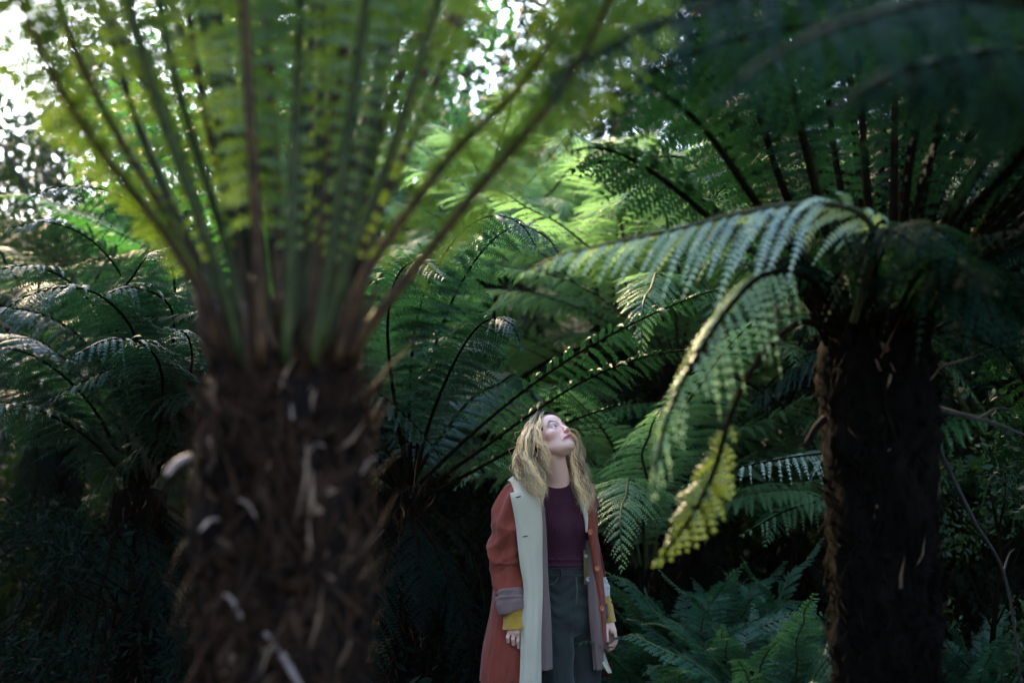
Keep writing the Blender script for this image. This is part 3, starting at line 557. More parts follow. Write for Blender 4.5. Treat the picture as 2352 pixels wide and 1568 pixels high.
# ------------------------------------------------------------------ haze added for the glow at the upper left
def haze():
    lo, hi = np.array([-40, -16, -1.2-0.0]), np.array([40, 40, 16.0]); c = (lo+hi)/2; h_ = (hi-lo)/2
    V = np.array([[x, y, z] for x in (-1, 1) for y in (-1, 1) for z in (-1, 1)])*h_+c
    F = [np.array([[0, 1, 3, 2], [4, 6, 7, 5], [0, 4, 5, 1], [2, 3, 7, 6], [0, 2, 6, 4], [1, 5, 7, 3]])]
    m = bpy.data.materials.new('haze'); m.use_nodes = True; t = m.node_tree; t.nodes.clear(); o_ = t.nodes.new('ShaderNodeOutputMaterial'); v = t.nodes.new('ShaderNodeVolumePrincipled')
    v.inputs['Density'].default_value = .00018; v.inputs['Anisotropy'].default_value = .75; v.inputs['Color'].default_value = (.95, .96, .92, 1); t.links.new(v.outputs[0], o_.inputs['Volume'])
    o = link('haze', mesh_np('haze', V, F), [m]); tag(o, 'thin haze added for the glow at the upper left', 'haze', kind='stuff')
haze()
# ------------------------------------------------------------------ the woman
def surf_nets(D, xs, ys, zs):
    S = D < 0; nx, ny, nz = D.shape
    cnt = np.zeros((nx-1, ny-1, nz-1), np.int8); acc = np.zeros((nx-1, ny-1, nz-1, 3), np.float32)
    any_ = np.zeros(cnt.shape, bool); s0 = S[:-1, :-1, :-1]
    for a in (0, 1):
        for b in (0, 1):
            for c in (0, 1): any_ |= (S[a:nx-1+a, b:ny-1+b, c:nz-1+c] != s0)
    idx = np.argwhere(any_); n = len(idx); vid = np.full(cnt.shape, -1, np.int32); vid[any_] = np.arange(n)
    P = np.zeros((n, 3)); C = np.zeros(n)
    for ax in range(3):
        o = [k for k in range(3) if k != ax]
        for a in (0, 1):
            for b in (0, 1):
                i0 = idx.copy(); i0[:, o[0]] += a; i0[:, o[1]] += b; i1 = i0.copy(); i1[:, ax] += 1
                d0 = D[tuple(i0.T)]; d1 = D[tuple(i1.T)]; m = (d0 < 0) != (d1 < 0)
                t = d0[m]/(d0[m]-d1[m]); q = i0[m].astype(float); q[:, ax] += t; P[m] += q; C[m] += 1
    P /= C[:, None]
    V = np.stack([np.interp(P[:, k], np.arange(len(g)), g) for k, g in enumerate((xs, ys, zs))], 1)
    Fs = []
    for ax in range(3):
        sl0 = [slice(1, -1)]*3; sl0[ax] = slice(0, -1); sl1 = [slice(1, -1)]*3; sl1[ax] = slice(1, None)
        A = S[tuple(sl0)]; B = S[tuple(sl1)]
        for flip, m in ((0, A & ~B), (1, ~A & B)):
            e = np.argwhere(m)+1; e[:, ax] -= 1
            o1, o2 = (ax+1) % 3, (ax+2) % 3
            c = []
            for a, b in ((0, 0), (-1, 0), (-1, -1), (0, -1)):
                q = e.copy(); q[:, o1] += a; q[:, o2] += b; c.append(vid[tuple(q.T)])
            f = np.stack(c, 1); Fs.append(f[:, ::-1] if flip else f)
    F = np.vstack(Fs); F = F[(F >= 0).all(1)]
    return V, F
class SDF:
    def __init__(s, xs, ys, zs): s.g = (xs, ys, zs); s.D = np.full((len(xs), len(ys), len(zs)), .2, np.float32)
    def box(s, lo, hi):
        i = [slice(max(0, np.searchsorted(g, l)-1), np.searchsorted(g, h)+1) for g, l, h in zip(s.g, lo, hi)]
        X, Y, Z = [g[k] for g, k in zip(s.g, i)]; return tuple(i), X[:, None, None], Y[None, :, None], Z[None, None, :]
    def put(s, f, lo, hi, k, sub=False, inter=False):
        i, X, Y, Z = s.box(lo, hi)
        if 0 in s.D[i].shape: return
        d = f(X, Y, Z).astype(np.float32); o = s.D[i]
        if sub: d = -d; h = np.clip(.5-.5*(o-d)/k, 0, 1); s.D[i] = o*(1-h)+d*h+k*h*(1-h)
        else: h = np.clip(.5+.5*(o-d)/k, 0, 1); s.D[i] = o*(1-h)+d*h-k*h*(1-h)
    def cap(s, a, b, r1, r2=None, k=.01, sub=False):
        a, b = np.asarray(a, float), np.asarray(b, float); r2 = r1 if r2 is None else r2; m = max(r1, r2)+2*k+.01; e = b-a; L2 = max(e.dot(e), 1e-9)
        def f(X, Y, Z):
            t = np.clip(((X-a[0])*e[0]+(Y-a[1])*e[1]+(Z-a[2])*e[2])/L2, 0, 1)
            return np.sqrt((X-a[0]-t*e[0])**2+(Y-a[1]-t*e[1])**2+(Z-a[2]-t*e[2])**2)-(r1+(r2-r1)*t)
        s.put(f, np.minimum(a, b)-m, np.maximum(a, b)+m, k, sub)
    def ell(s, c, r, Rm=None, k=.01, sub=False):
        c = np.asarray(c, float); r = np.asarray(r, float); Rm = np.eye(3) if Rm is None else Rm; m = r.max()+2*k+.01
        def f(X, Y, Z):
            p = (X-c[0], Y-c[1], Z-c[2]); q = [sum(Rm[j, i]*p[j] for j in range(3)) for i in range(3)]
            k0 = np.sqrt(sum((q[i]/r[i])**2 for i in range(3))); k1 = np.sqrt(sum((q[i]/r[i]**2)**2 for i in range(3)))
            return k0*(k0-1)/np.maximum(k1, 1e-6)
        s.put(f, c-m, c+m, k, sub)
def frame(yaw, pitch):
    y, p = R_(yaw), R_(pitch); F = np.array([math.sin(y)*math.cos(p), -math.cos(y)*math.cos(p), math.sin(p)])
    X = nrm(np.cross(F, [0, 0, 1])); return np.stack([X, F, np.cross(X, F)], 1)      # columns: her right, forward, up
HR = frame(43, 41); BR = frame(22, 0)
HC = at(1305.6, 981, 5.90)-HR @ np.array([0, .112, -.033])
def hp(*p): return HC+HR @ np.array(p, float)
J = dict(nb=at(1283, 1120, 6.05), rs=at(1205, 1152, 5.95), ls=at(1344, 1158, 6.15), ch=at(1290, 1200, 6.05), wa=at(1300, 1310, 6.05), pe=at(1312, 1395, 6.05),
         re=at(1165, 1300, 5.96), rw=at(1184, 1432, 5.87), le=at(1350, 1285, 6.22), lw=at(1396, 1425, 6.12))
rh, lh = J['pe']+BR @ [.078, 0, -.05], J['pe']+BR @ [-.070, 0, -.05]
FOOT = np.array([J['pe'][0], J['pe'][1]+.02, 0])
rk, lk = np.array([*(rh+BR @ [-.012, .01, 0])[:2], .47]), np.array([*(lh+BR @ [.012, .01, 0])[:2], .47])
ra, la = np.array([*(rh+BR @ [.015, -.03, 0])[:2], .085]), np.array([*(lh+BR @ [-.015, -.03, 0])[:2], .085])
def torso(s, o=0.0, k=.04):
    s.ell(J['ch']+[0, 0, .02], (.145+o, .10+o, .17+o), BR, k); s.ell(J['wa'], (.118+o, .085+o, .14+o), BR, k); s.ell(J['pe'], (.145+o, .095+o, .12+o), BR, k)
    for sg in (1, -1): s.ell(J['ch']+BR @ [sg*.062, .068, -.005], (.052+o, .048+o, .055+o), BR, .03)
    s.cap(J['rs'], J['ls'], .052+o, k=.045)
def legs(s, o=0.0):
    for h, kn, an in ((rh, rk, ra), (lh, lk, la)):
        s.cap(h, kn, .066+o, .052+o, .03); s.cap(kn, kn*.5+an*.5+BR @ [0, -.01, 0], .052+o, .046+o, .02); s.cap(kn*.5+an*.5+BR @ [0, -.01, 0], an, .046+o, .036+o, .02)
def dense(a, b, fine, step, fstep):
    e = [a]
    while e[-1] < b:
        x = e[-1]; e.append(x+(fstep if any(l <= x <= h for l, h in fine) else step))
    return np.array(e)
hx, hy, hz = HC
xs = dense(-.16, .56, [(hx-.12, hx+.14)], .003, .002); ys = dense(5.72, 6.42, [(hy-.13, hy+.1)], .003, .002); zs = dense(-.01, 1.68, [(hz-.14, hz+.14), (.60, .80)], .006, .002)
B = SDF(xs, ys, zs); torso(B); legs(B)
for an in (ra, la):
    t_ = an+BR @ [0, .16, -.055]; B.cap(an+BR @ [0, -.035, -.045], t_, .036, .028, .03)
for s_, e_, w_ in (('rs', 're', 'rw'), ('ls', 'le', 'lw')):
    B.cap(J[s_], J[e_], .046, .036, .03); B.cap(J[e_], J[w_], .037, .025, .02)
# neck and head
B.cap(hp(0, -.035, -.055), J['nb'], .050, .053, .03); B.cap(hp(0, -.045, -.01), J['nb'], .045, .05, .03)
B.ell(hp(0, -.018, .030), (.074, .092, .082), HR, .02); B.ell(hp(0, .030, .040), (.062, .052, .055), HR, .02)
B.ell(hp(0, .030, -.035), (.055, .056, .072), HR, .02)
for sg in (1, -1):
    B.cap(hp(sg*.056, -.005, -.050), hp(sg*.014, .062, -.091), .015, .014, .022); B.ell(hp(sg*.043, .052, -.020), (.022, .022, .018), HR, .018)
    B.cap(hp(sg*.012, .080, .018), hp(sg*.042, .066, .020), .008, .007, .012)
B.ell(hp(0, .071, -.092), (.017, .015, .014), HR, .014); B.ell(hp(0, .074, -.062), (.026, .018, .020), HR, .014)
for sg in (1, -1): B.ell(hp(sg*.0315, .092, .001), (.017, .014, .0105), HR, .010, True)
EY = [hp(sg*.0315, .0685, .0) for sg in (1, -1)]
for e in EY: B.ell(e, (.0138, .0138, .0138), HR, .004)
B.cap(hp(0, .080, .010), hp(0, .099, -.029), .0065, .0078, .012); B.ell(hp(0, .1015, -.033), (.0074, .0070, .0066), HR, .010)
for sg in (1, -1):
    B.ell(hp(sg*.0125, .096, -.037), (.0056, .0085, .0058), HR, .005)
for sg in (1, -1): B.ell(hp(sg*.0065, .1005, -.0435), (.0036, .0055, .0045), HR, .002, True)
for sg in (1, -1):
    B.cap(hp(sg*.004, .0935, -.0600), hp(sg*.029, .0765, -.0665), .0046, .0028, .003); B.cap(hp(0, .0905, -.0755), hp(sg*.028, .0765, -.0690), .0060, .003, .003)
    B.cap(hp(0, .0965, -.0675), hp(sg*.021, .084, -.0678), .0034, .0012, .0015, True)
    # ear
    er = HR @ np.array(Matrix.Rotation(R_(sg*-18), 3, 'Z') @ Matrix.Rotation(R_(12), 3, 'X')); ec = hp(sg*.075, -.014, -.006)
    B.ell(ec, (.006, .018, .031), er, .006); B.ell(ec+HR @ [sg*.006, .004, -.002], (.005, .008, .014), er, .004, True); B.ell(ec+HR @ [sg*.0, .006, -.028], (.005, .007, .009), er, .006)
    # eye opening
    B.ell(hp(sg*.0318, .083, .0005), (.0135, .012, .0052), HR, .0015, True)
# hands
def finger(pts, r1, r2): 
    for i in range(len(pts)-1):
        a, b = i/(len(pts)-1), (i+1)/(len(pts)-1); B.cap(pts[i], pts[i+1], r1+(r2-r1)*a, r1+(r2-r1)*b, .0025)
for a, b, rr_ in (((1184, 1430, 5.87), (1172, 1450, 5.855), .017), ((1184, 1430, 5.87), (1186, 1452, 5.85), .018), ((1186, 1430, 5.87), (1198, 1450, 5.855), .018)): B.cap(at(*a), at(*b), .026, rr_-.003, .008)
for (u0, v0), (u1, v1), (u2, v2), q in (((1169, 1450), (1166, 1463), (1167, 1472), .0078), ((1180, 1451), (1178, 1467), (1180, 1478), .0088), ((1191, 1451), (1190, 1471), (1192, 1485), .009), ((1201, 1449), (1202, 1468), (1203, 1481), .0088)):
    finger([at(u0, v0, 5.852), at(u1, v1, 5.846), at(u2, v2, 5.858), at(u2+.5, v2+1, 5.878)], q, q*.85)
finger([at(1200, 1438, 5.875), at(1208, 1453, 5.885), at(1207, 1468, 5.888)], .011, .008)
B.cap(at(1396, 1425, 6.12), at(1408, 1448, 6.10), .024, .016, .008); B.cap(at(1396, 1425, 6.12), at(1402, 1452, 6.13), .022, .018, .008); B.cap(at(1396, 1428, 6.12), at(1398, 1450, 6.14), .02, .016, .008)
for k, (a, b, c) in enumerate((((1411, 1448), (1415, 1468), (1400, 1482)), ((1409, 1452), (1414, 1475), (1402, 1490)), ((1404, 1454), (1408, 1477), (1398, 1493)), ((1399, 1453), (1402, 1474), (1394, 1488)))):
    d = 6.095+.017*k; finger([at(*a, d), at(*b, d-.002), at((b[0]+c[0])/2-1, c[1]-3, d), at(*c, d)], .0088, .0068)
finger([at(1393, 1436, 6.10), at(1392, 1452, 6.08), at(1395, 1471, 6.075)], .0115, .008)
V, F = surf_nets(B.D, *B.g)
L = (V-HC) @ HR            # head coordinates for the colours
def ss(x, a, b): t = np.clip((x-a)/(b-a), 0, 1); return t*t*(3-2*t)
col = np.tile([.72, .40, .30], (len(V), 1)); inh = (np.linalg.norm(L, axis=1) < .15)
def paint(m, c):
    global col
    m = (m*inh)[:, None]; col = col*(1-m)+np.array(c)*m
ax_ = np.abs(L[:, 0])
front = L[:, 1] > .03
paint(.45*np.exp(-(((ax_-.043)/.02)**2+((L[:, 2]+.03)/.018)**2))*front, (.60, .24, .18))
paint(.6*np.exp(-((L[:, 0]/.014)**2+((L[:, 2]+.036)/.012)**2))*(L[:, 1] > .088), (.55, .22, .16))
mo = L[:, 1] > .072
paint(ss(.031-ax_, 0, .004)*ss(.0125-.27*ax_-np.abs(L[:, 2]+.0677), 0, .002)*mo, (.34, .085, .085))
paint(ss(.0085-np.abs(L[:, 2]+.0645), 0, .002)*ss(.02-ax_, 0, .01)*mo*1.0*(L[:, 1] < .0905)*(L[:, 1] > .084)*0, (.02, .005, .005))
bz = .0235+.010*np.clip((ax_-.014)/.022, 0, 1)-.016*np.clip((ax_-.036)/.018, 0, 1)**1.5
paint(.93*ss(.0078-np.abs(L[:, 2]-bz), 0, .003)*ss(ax_, .010, .014)*ss(.056-ax_, 0, .012)*front, (.018, .011, .008))
paint(.5*np.exp(-((np.abs(ax_-.0315)/.019)**2+((L[:, 2]-.009)/.008)**2))*front, (.22, .10, .075))
paint(.9*ss(.0165-np.abs(ax_-.0315), 0, .004)*ss(.0030-np.abs(L[:, 2]-.0066+20*(ax_-.0315)**2), 0, .0014)*(L[:, 1] > .07), (.015, .008, .006))
hair_line = L[:, 2]-(.092-.9*np.maximum(-(L[:, 1]-.06), 0)*.9-6*np.maximum(ax_-.035, 0)**2*5)
scalp = ss(L[:, 2], .066, .074)*(L[:, 1] > .02)+(L[:, 1] <= .02)*ss(L[:, 2]-(-.03+1.9*np.maximum(L[:, 1]+.015, 0)*1.0), 0, .006)*(ax_ < .071+0*ax_)
paint(np.clip(scalp, 0, 1), (.014, .010, .009)); paint(ss(ax_, .060, .063)*(L[:, 2] > .015)*(L[:, 1] < .055), (.016, .011, .009))
me = mesh_np('person', V-FOOT, [F], smooth=True, cols=col)
skin, t_, p_ = mat('skin'); at_ = t_.nodes.new('ShaderNodeAttribute'); at_.attribute_name = 'col'; ns_ = t_.nodes.new('ShaderNodeTexNoise'); ns_.inputs['Scale'].default_value = 90
mx_ = t_.nodes.new('ShaderNodeMix'); mx_.data_type = 'RGBA'; mx_.blend_type = 'OVERLAY'; mx_.inputs[0].default_value = .12
t_.links.new(at_.outputs['Color'], mx_.inputs[6]); t_.links.new(ns_.outputs[0], mx_.inputs[7]); t_.links.new(mx_.outputs[2], p_.inputs['Base Color'])
p_.inputs['Roughness'].default_value = .48; p_.inputs['Subsurface Weight'].default_value = .12; p_.inputs['Subsurface Radius'].default_value = (.01, .004, .002); p_.inputs['Subsurface Scale'].default_value = .6
W = link('person', me, [skin], loc=Vector(FOOT))
md = W.modifiers.new('smooth', 'SMOOTH'); md.factor = .5; md.iterations = 1
tag(W, 'woman with long curly blonde hair looking up, open rust coat, burgundy top, dark jeans', 'person')
def wpart(name, bag, mats, smooth=True, parent=None): 
    o = bag.build(name, mats, parent or W, off=FOOT, smooth=smooth); return o
def child(name, V, Fs, mats, smooth=True, cols=None, parent=None):
    o = link(name, mesh_np(name, np.asarray(V)-FOOT, Fs, smooth=smooth, cols=cols), mats, parent or W); return o
# eyes
def sphere(c, r, n=20, m=14):
    th = np.linspace(0, math.pi, m); ph = np.arange(n)*2*math.pi/n; T_, P_ = np.meshgrid(th, ph, indexing='ij')
    v = np.stack([np.sin(T_)*np.cos(P_), np.sin(T_)*np.sin(P_), np.cos(T_)], -1).reshape(-1, 3); i, j = np.meshgrid(np.arange(m-1), np.arange(n), indexing='ij')
    return v, [np.stack([i*n+j, (i+1)*n+j, (i+1)*n+(j+1) % n, i*n+(j+1) % n], -1).reshape(-1, 4)]
em, t_, p_ = mat('eye'); a_ = t_.nodes.new('ShaderNodeAttribute'); a_.attribute_name = 'col'; t_.links.new(a_.outputs['Color'], p_.inputs['Base Color']); p_.inputs['Roughness'].default_value = .08
gz = nrm(HR @ np.array([-.02, .93, .30]))
for e in EY:
    v, f = sphere(e, 1, 40, 40); ca = v @ gz; c = np.where((ca > .965)[:, None], [.01, .01, .012], np.where((ca > .84)[:, None], [.05, .028, .016], [.62, .60, .60]))
    child('eye', e+v*.0127, f, [em], cols=c)
# teeth
v, f = sphere(0, 1, 24, 12); tm, _, p_ = mat('teeth'); p_.inputs['Base Color'].default_value = (.62, .58, .54, 1); p_.inputs['Roughness'].default_value = .3
child('teeth', hp(0, .0765, -.0655)+(v*[.018, .0125, .0045]) @ HR.T, f, [tm])

# ---- clothes built on their own fields
def field(z0, z1, st=.004): return SDF(np.arange(-.05, .52, st), np.arange(5.8, 6.36, st), np.arange(z0, z1, st))
def cloth(name, base, pattern=None, rough=.85, bump=.5, scale=300, dist=.002, var=.25, sheen=.3, fold=0):
    m, t, p = mat(name); N = t.nodes; Lk = t.links; tc = N.new('ShaderNodeTexCoord')
    ns = N.new('ShaderNodeTexNoise'); ns.inputs['Scale'].default_value = 9; ns.inputs['Detail'].default_value = 5
    hs = N.new('ShaderNodeMapRange'); hs.inputs[3].default_value = 1-var; hs.inputs[4].default_value = 1+var
    ml = N.new('ShaderNodeVectorMath'); ml.operation = 'SCALE'; ml.inputs[0].default_value = base
    Lk.new(tc.outputs['Object'], ns.inputs['Vector']); Lk.new(ns.outputs[0], hs.inputs[0]); Lk.new(hs.outputs[0], ml.inputs['Scale']); Lk.new(ml.outputs[0], p.inputs['Base Color'])
    f = N.new('ShaderNodeTexNoise'); f.inputs['Scale'].default_value = scale; f.inputs['Detail'].default_value = 2; Lk.new(tc.outputs['Object'], f.inputs['Vector'])
    b1 = N.new('ShaderNodeBump'); b1.inputs['Strength'].default_value = bump; b1.inputs['Distance'].default_value = dist; Lk.new(f.outputs[0], b1.inputs['Height'])
    last = b1
    if fold:
        g = N.new('ShaderNodeTexNoise'); g.inputs['Scale'].default_value = 11; g.inputs['Detail'].default_value = 3; g.inputs['Distortion'].default_value = .6; mp = N.new('ShaderNodeMapping'); mp.inputs['Scale'].default_value = (1.6, 1.6, .55)
        Lk.new(tc.outputs['Object'], mp.inputs[0]); Lk.new(mp.outputs[0], g.inputs['Vector']); b2 = N.new('ShaderNodeBump'); b2.inputs['Strength'].default_value = 1; b2.inputs['Distance'].default_value = fold; Lk.new(g.outputs[0], b2.inputs['Height']); Lk.new(b1.outputs[0], b2.inputs['Normal']); last = b2
    if pattern:  # ribs: direction vector and pitch
        v, pitch, depth = pattern; dt = N.new('ShaderNodeVectorMath'); dt.operation = 'DOT_PRODUCT'; dt.inputs[1].default_value = Vector(v)*(2*math.pi/pitch); Lk.new(tc.outputs['Object'], dt.inputs[0])
        si = N.new('ShaderNodeMath'); si.operation = 'SINE'; Lk.new(dt.outputs['Value'], si.inputs[0])
        b3 = N.new('ShaderNodeBump'); b3.inputs['Strength'].default_value = 1; b3.inputs['Distance'].default_value = depth; Lk.new(si.outputs[0], b3.inputs['Height']); Lk.new(last.outputs[0], b3.inputs['Normal']); last = b3
    Lk.new(last.outputs[0], p.inputs['Normal']); p.inputs['Roughness'].default_value = rough; p.inputs['Sheen Weight'].default_value = sheen; p.inputs['Specular IOR Level'].default_value = .2
    return m
RUST = cloth('rust_wool', (.185, .033, .017), var=.2, fold=.016, sheen=.1)
CREAM = cloth('cream_cotton', (.46, .38, .27), var=.06, bump=.2, fold=.007, sheen=.1)
MAUVE = cloth('mauve_lining', (.15, .092, .078), var=.1, bump=.2, fold=.010, sheen=.1)
BURG = cloth('burgundy_rib', (.045, .008, .018), pattern=(BR[:, 0], .0088, .0010), var=.15, sheen=.05)
MUST = cloth('mustard_knit', (.42, .22, .012), pattern=((1, 0, 0), .0045, .0010), var=.12)
DENIM = cloth('dark_denim', (.017, .019, .015), var=.45, rough=.75, fold=.012, sheen=.2)
S = field(.92, 1.46); torso(S, .008); r_n = J['nb']; S.cap(r_n+[0, 0, -.05], r_n+(hp(0, -.04, -.04)-r_n)*.12, .058, .058, .02)
# folds above the waist
for q in (.0, .022, .047): S.ell(J['wa']+BR @ [.0, 0, .005+q], (.132, .099, .005), BR, .012)
X, Y, Z = [g.astype(np.float32) for g in S.g]; wl = at(1300, 1306, 5.93)[2]
S.D = np.maximum(S.D, (wl-Z)[None, None, :]-.0)
V, F = surf_nets(S.D, *S.g); child('knit_top', V, [F], [BURG])
# neck rib
n_ = 40; th = np.arange(n_+1)*2*math.pi/n_; nd = nrm(hp(0, -.04, -.04)-r_n); e1 = nrm(np.cross(nd, [0, 1, 0])); e2 = np.cross(nd, e1)
ring = r_n+nd*.026+.058*(np.cos(th)[:, None]*e1+np.sin(th)[:, None]*e2); v, f = tube_np(ring, .0075, 8, False); child('neck_rib', v, f, [BURG], parent=None)
S = field(.0, 1.14, .005); S.ell(J['pe'], (.150, .108, .125), BR, .03); S.ell(J['wa']-[0, 0, .03], (.130, .096, .13), BR, .03)
for h, kn, an in ((rh, rk, ra), (lh, lk, la)):
    S.cap(h, kn, .081, .064, .002); S.cap(kn, an, .064, .050, .02)
S.cap(rh+[0, 0, .02], lh+[0, 0, .02], .09, .09, .03)
gx, gy, gz_ = [g[s_] for g, s_ in zip(S.g, ((slice(None), None, None), (None, slice(None), None), (None, None, slice(None))))]
S.D = S.D+(.0035*np.sin(gz_*120+3.2*np.sin(gx*17+gz_*5)+2*np.sin(gx*41))*np.exp(-((gz_-.86)/.12)**2)+.004*np.sin(gx*30+gz_*46)*np.exp(-((gz_-.70)/.16)**2)).astype(np.float32)
S.D = np.maximum(S.D, (S.g[2]-(wl+.008))[None, None, :]); S.D = np.maximum(S.D, (.05-S.g[2])[None, None, :])
V, F = surf_nets(S.D.astype(np.float32), *S.g); jeans = child('jeans', V, [F], [DENIM])
def ringpts(c, rx, ry, n=60, a0=0, a1=2*math.pi): a = np.linspace(a0, a1, n); return c+(np.cos(a)*rx)[:, None]*BR[:, 0]+(np.sin(a)*ry)[:, None]*BR[:, 1]
b_ = Bag(); wc = J['wa'].copy(); wc[2] = wl
for dz in (.0, -.030): v, f = tube_np(ringpts(wc+[0, 0, dz], .1315-.1*dz*1.5, .0985-.1*dz, 60), .0025, 6, False); b_.add(v, f)
wpart('waistband', b_, [DENIM], parent=jeans)
for a in (62, 108, 160):
    a_ = R_(a); c = wc+BR @ [math.cos(a_)*.136, math.sin(a_)*.103, 0]; v, f = tube_np(crom([c+[0, 0, .004], c+BR @ [0, .006, -.015], c+[0, 0, -.036]], 8), .0045, 6); child('belt_loop', v, f, [DENIM], parent=jeans)
SEAM = cloth('denim_seam', (.075, .07, .05), var=.2, rough=.8)
b_ = Bag()
for sg in (1, -1): v, f = tube_np(crom([wc+BR @ [sg*.075, .090, -.035], wc+BR @ [sg*.095, .082, -.06], wc+BR @ [sg*.135, .05, -.075]], 12), .002, 5); b_.add(v, f)
v, f = tube_np(crom([wc+BR @ [0, .104, -.034], wc+BR @ [0, .112, -.09], wc+BR @ [0, .106, -.15]], 12), .002, 5); b_.add(v, f)
wpart('seams', b_, [SEAM], parent=jeans)
# shoes
shoe = cloth('shoe_leather', (.03, .02, .015), var=.1, rough=.5)
for an in (ra, la):
    S = SDF(np.arange(-.05, .52, .005), np.arange(5.7, 6.36, .005), np.arange(-.01, .16, .005)); S.cap(an+BR @ [0, -.035, -.04], an+BR @ [0, .165, -.05], .044, .036, .02); S.cap(an+BR @ [0, -.02, -.04], an+[0, 0, .04], .046, .048, .02)
    S.D = np.maximum(S.D, (.002-S.g[2])[None, None, :]); V, F = surf_nets(S.D.astype(np.float32), *S.g); child('shoe', V, [F], [shoe])

def sheet(name, rows, mats, thick=.004, nu=40, nv=60, fold=0, seed=0, parent=None, fr=1.0):
    """rows of (u, v, depth) control points -> cloth with real thickness; fold: height of vertical folds"""
    R3 = np.array([[at(*q) for q in row] for row in rows]); G = np.array([crom(rw_, nu) for rw_ in R3]); G = np.array([crom(G[:, k], nv) for k in range(nu)]).transpose(1, 0, 2)
    du = np.gradient(G, axis=1); dv = np.gradient(G, axis=0); Nn = nrm(np.cross(du, dv)); rr = np.random.default_rng(seed)
    if fold:
        U_, V_ = np.meshgrid(np.linspace(0, 1, nu), np.linspace(0, 1, nv)); ph = rr.uniform(0, 6.28, 6)
        d = (np.sin(U_*9*fr+ph[0]+1.2*V_)*.6+np.sin(U_*17*fr+ph[1]-1.8*V_+np.sin(V_*5+ph[3]))*.4+.35*np.sin(V_*14+U_*8+ph[2]))*(.25+.75*V_)
        G = G+Nn*(fold*d)[..., None]
    n = nu*nv; A = np.concatenate([(G+Nn*thick/2).reshape(-1, 3), (G-Nn*thick/2).reshape(-1, 3)])
    i, j = np.meshgrid(np.arange(nv-1), np.arange(nu-1), indexing='ij'); q = np.stack([i*nu+j, i*nu+j+1, (i+1)*nu+j+1, (i+1)*nu+j], -1).reshape(-1, 4)
    Fs = [q, q[:, ::-1]+n]; e = np.concatenate([np.arange(nu), np.arange(1, nv)*nu+nu-1, np.arange(nu-2, -1, -1)+(nv-1)*nu, np.arange(nv-2, 0, -1)*nu]); e2 = np.roll(e, -1)
    Fs.append(np.stack([e, e+n, e2+n, e2], 1)); return child(name, A, Fs, mats, parent=parent)
coat = None
coat = sheet('coat', [
 [(1222, 1104, 5.95), (1196, 1104, 5.97), (1180, 1110, 6.03), (1190, 1100, 6.12), (1240, 1092, 6.18), (1290, 1090, 6.20), (1330, 1098, 6.20), (1352, 1112, 6.18)],
 [(1222, 1150, 5.93), (1195, 1150, 5.95), (1172, 1150, 6.02), (1185, 1150, 6.13), (1240, 1150, 6.20), (1295, 1150, 6.24), (1345, 1150, 6.24), (1362, 1150, 6.18)],
 [(1222, 1230, 5.91), (1190, 1230, 5.93), (1160, 1230, 6.01), (1175, 1230, 6.13), (1240, 1230, 6.21), (1298, 1230, 6.25), (1350, 1230, 6.26), (1372, 1230, 6.18)],
 [(1222, 1330, 5.90), (1180, 1330, 5.92), (1134, 1330, 6.00), (1158, 1330, 6.13), (1238, 1330, 6.22), (1300, 1330, 6.26), (1358, 1330, 6.27), (1384, 1330, 6.17)],
 [(1222, 1450, 5.885), (1168, 1450, 5.89), (1116, 1450, 5.98), (1142, 1450, 6.13), (1235, 1450, 6.24), (1302, 1450, 6.28), (1362, 1450, 6.28), (1392, 1450, 6.16)],
 [(1222, 1588, 5.87), (1155, 1580, 5.87), (1099, 1566, 5.97), (1128, 1560, 6.14), (1232, 1556, 6.26), (1304, 1556, 6.30), (1368, 1556, 6.30), (1396, 1556, 6.15)],
], [RUST], nu=90, nv=80, fold=.018, seed=4, fr=2.2)
# shoulders of the coat
sheet('collar', [
 [(1166, 1104, 6.05), (1180, 1094, 6.03), (1196, 1089, 6.02), (1210, 1091, 6.03)],
 [(1172, 1106, 5.98), (1186, 1098, 5.95), (1202, 1095, 5.94), (1220, 1098, 5.96)],
 [(1178, 1117, 5.91), (1193, 1110, 5.89), (1208, 1108, 5.89), (1226, 1110, 5.92)],
 [(1181, 1129, 5.868), (1196, 1128, 5.858), (1212, 1130, 5.86), (1230, 1132, 5.885)],
 [(1184, 1140, 5.856), (1198, 1142, 5.85), (1212, 1144, 5.852), (1230, 1146, 5.88)],
], [CREAM], thick=.006, nu=24, nv=40, fold=.002, seed=5, parent=coat)
band = sheet('front_facing', [
 [(1172, 1132, 5.862), (1190, 1129, 5.852), (1212, 1127, 5.852), (1235, 1128, 5.88)],
 [(1175, 1150, 5.848), (1196, 1150, 5.838), (1220, 1150, 5.842), (1240, 1150, 5.87)],
 [(1184, 1200, 5.845), (1204, 1200, 5.835), (1226, 1200, 5.838), (1245, 1200, 5.86)],
 [(1194, 1290, 5.84), (1210, 1290, 5.828), (1228, 1290, 5.83), (1245, 1290, 5.855)],
 [(1204, 1360, 5.84), (1216, 1360, 5.825), (1230, 1360, 5.825), (1245, 1360, 5.85)],
 [(1198, 1450, 5.83), (1212, 1450, 5.815), (1228, 1450, 5.815), (1243, 1450, 5.845)],
 [(1193, 1600, 5.82), (1208, 1600, 5.805), (1226, 1600, 5.805), (1242, 1600, 5.84)],
], [CREAM], thick=.006, nu=30, nv=120, fold=.006, seed=6)
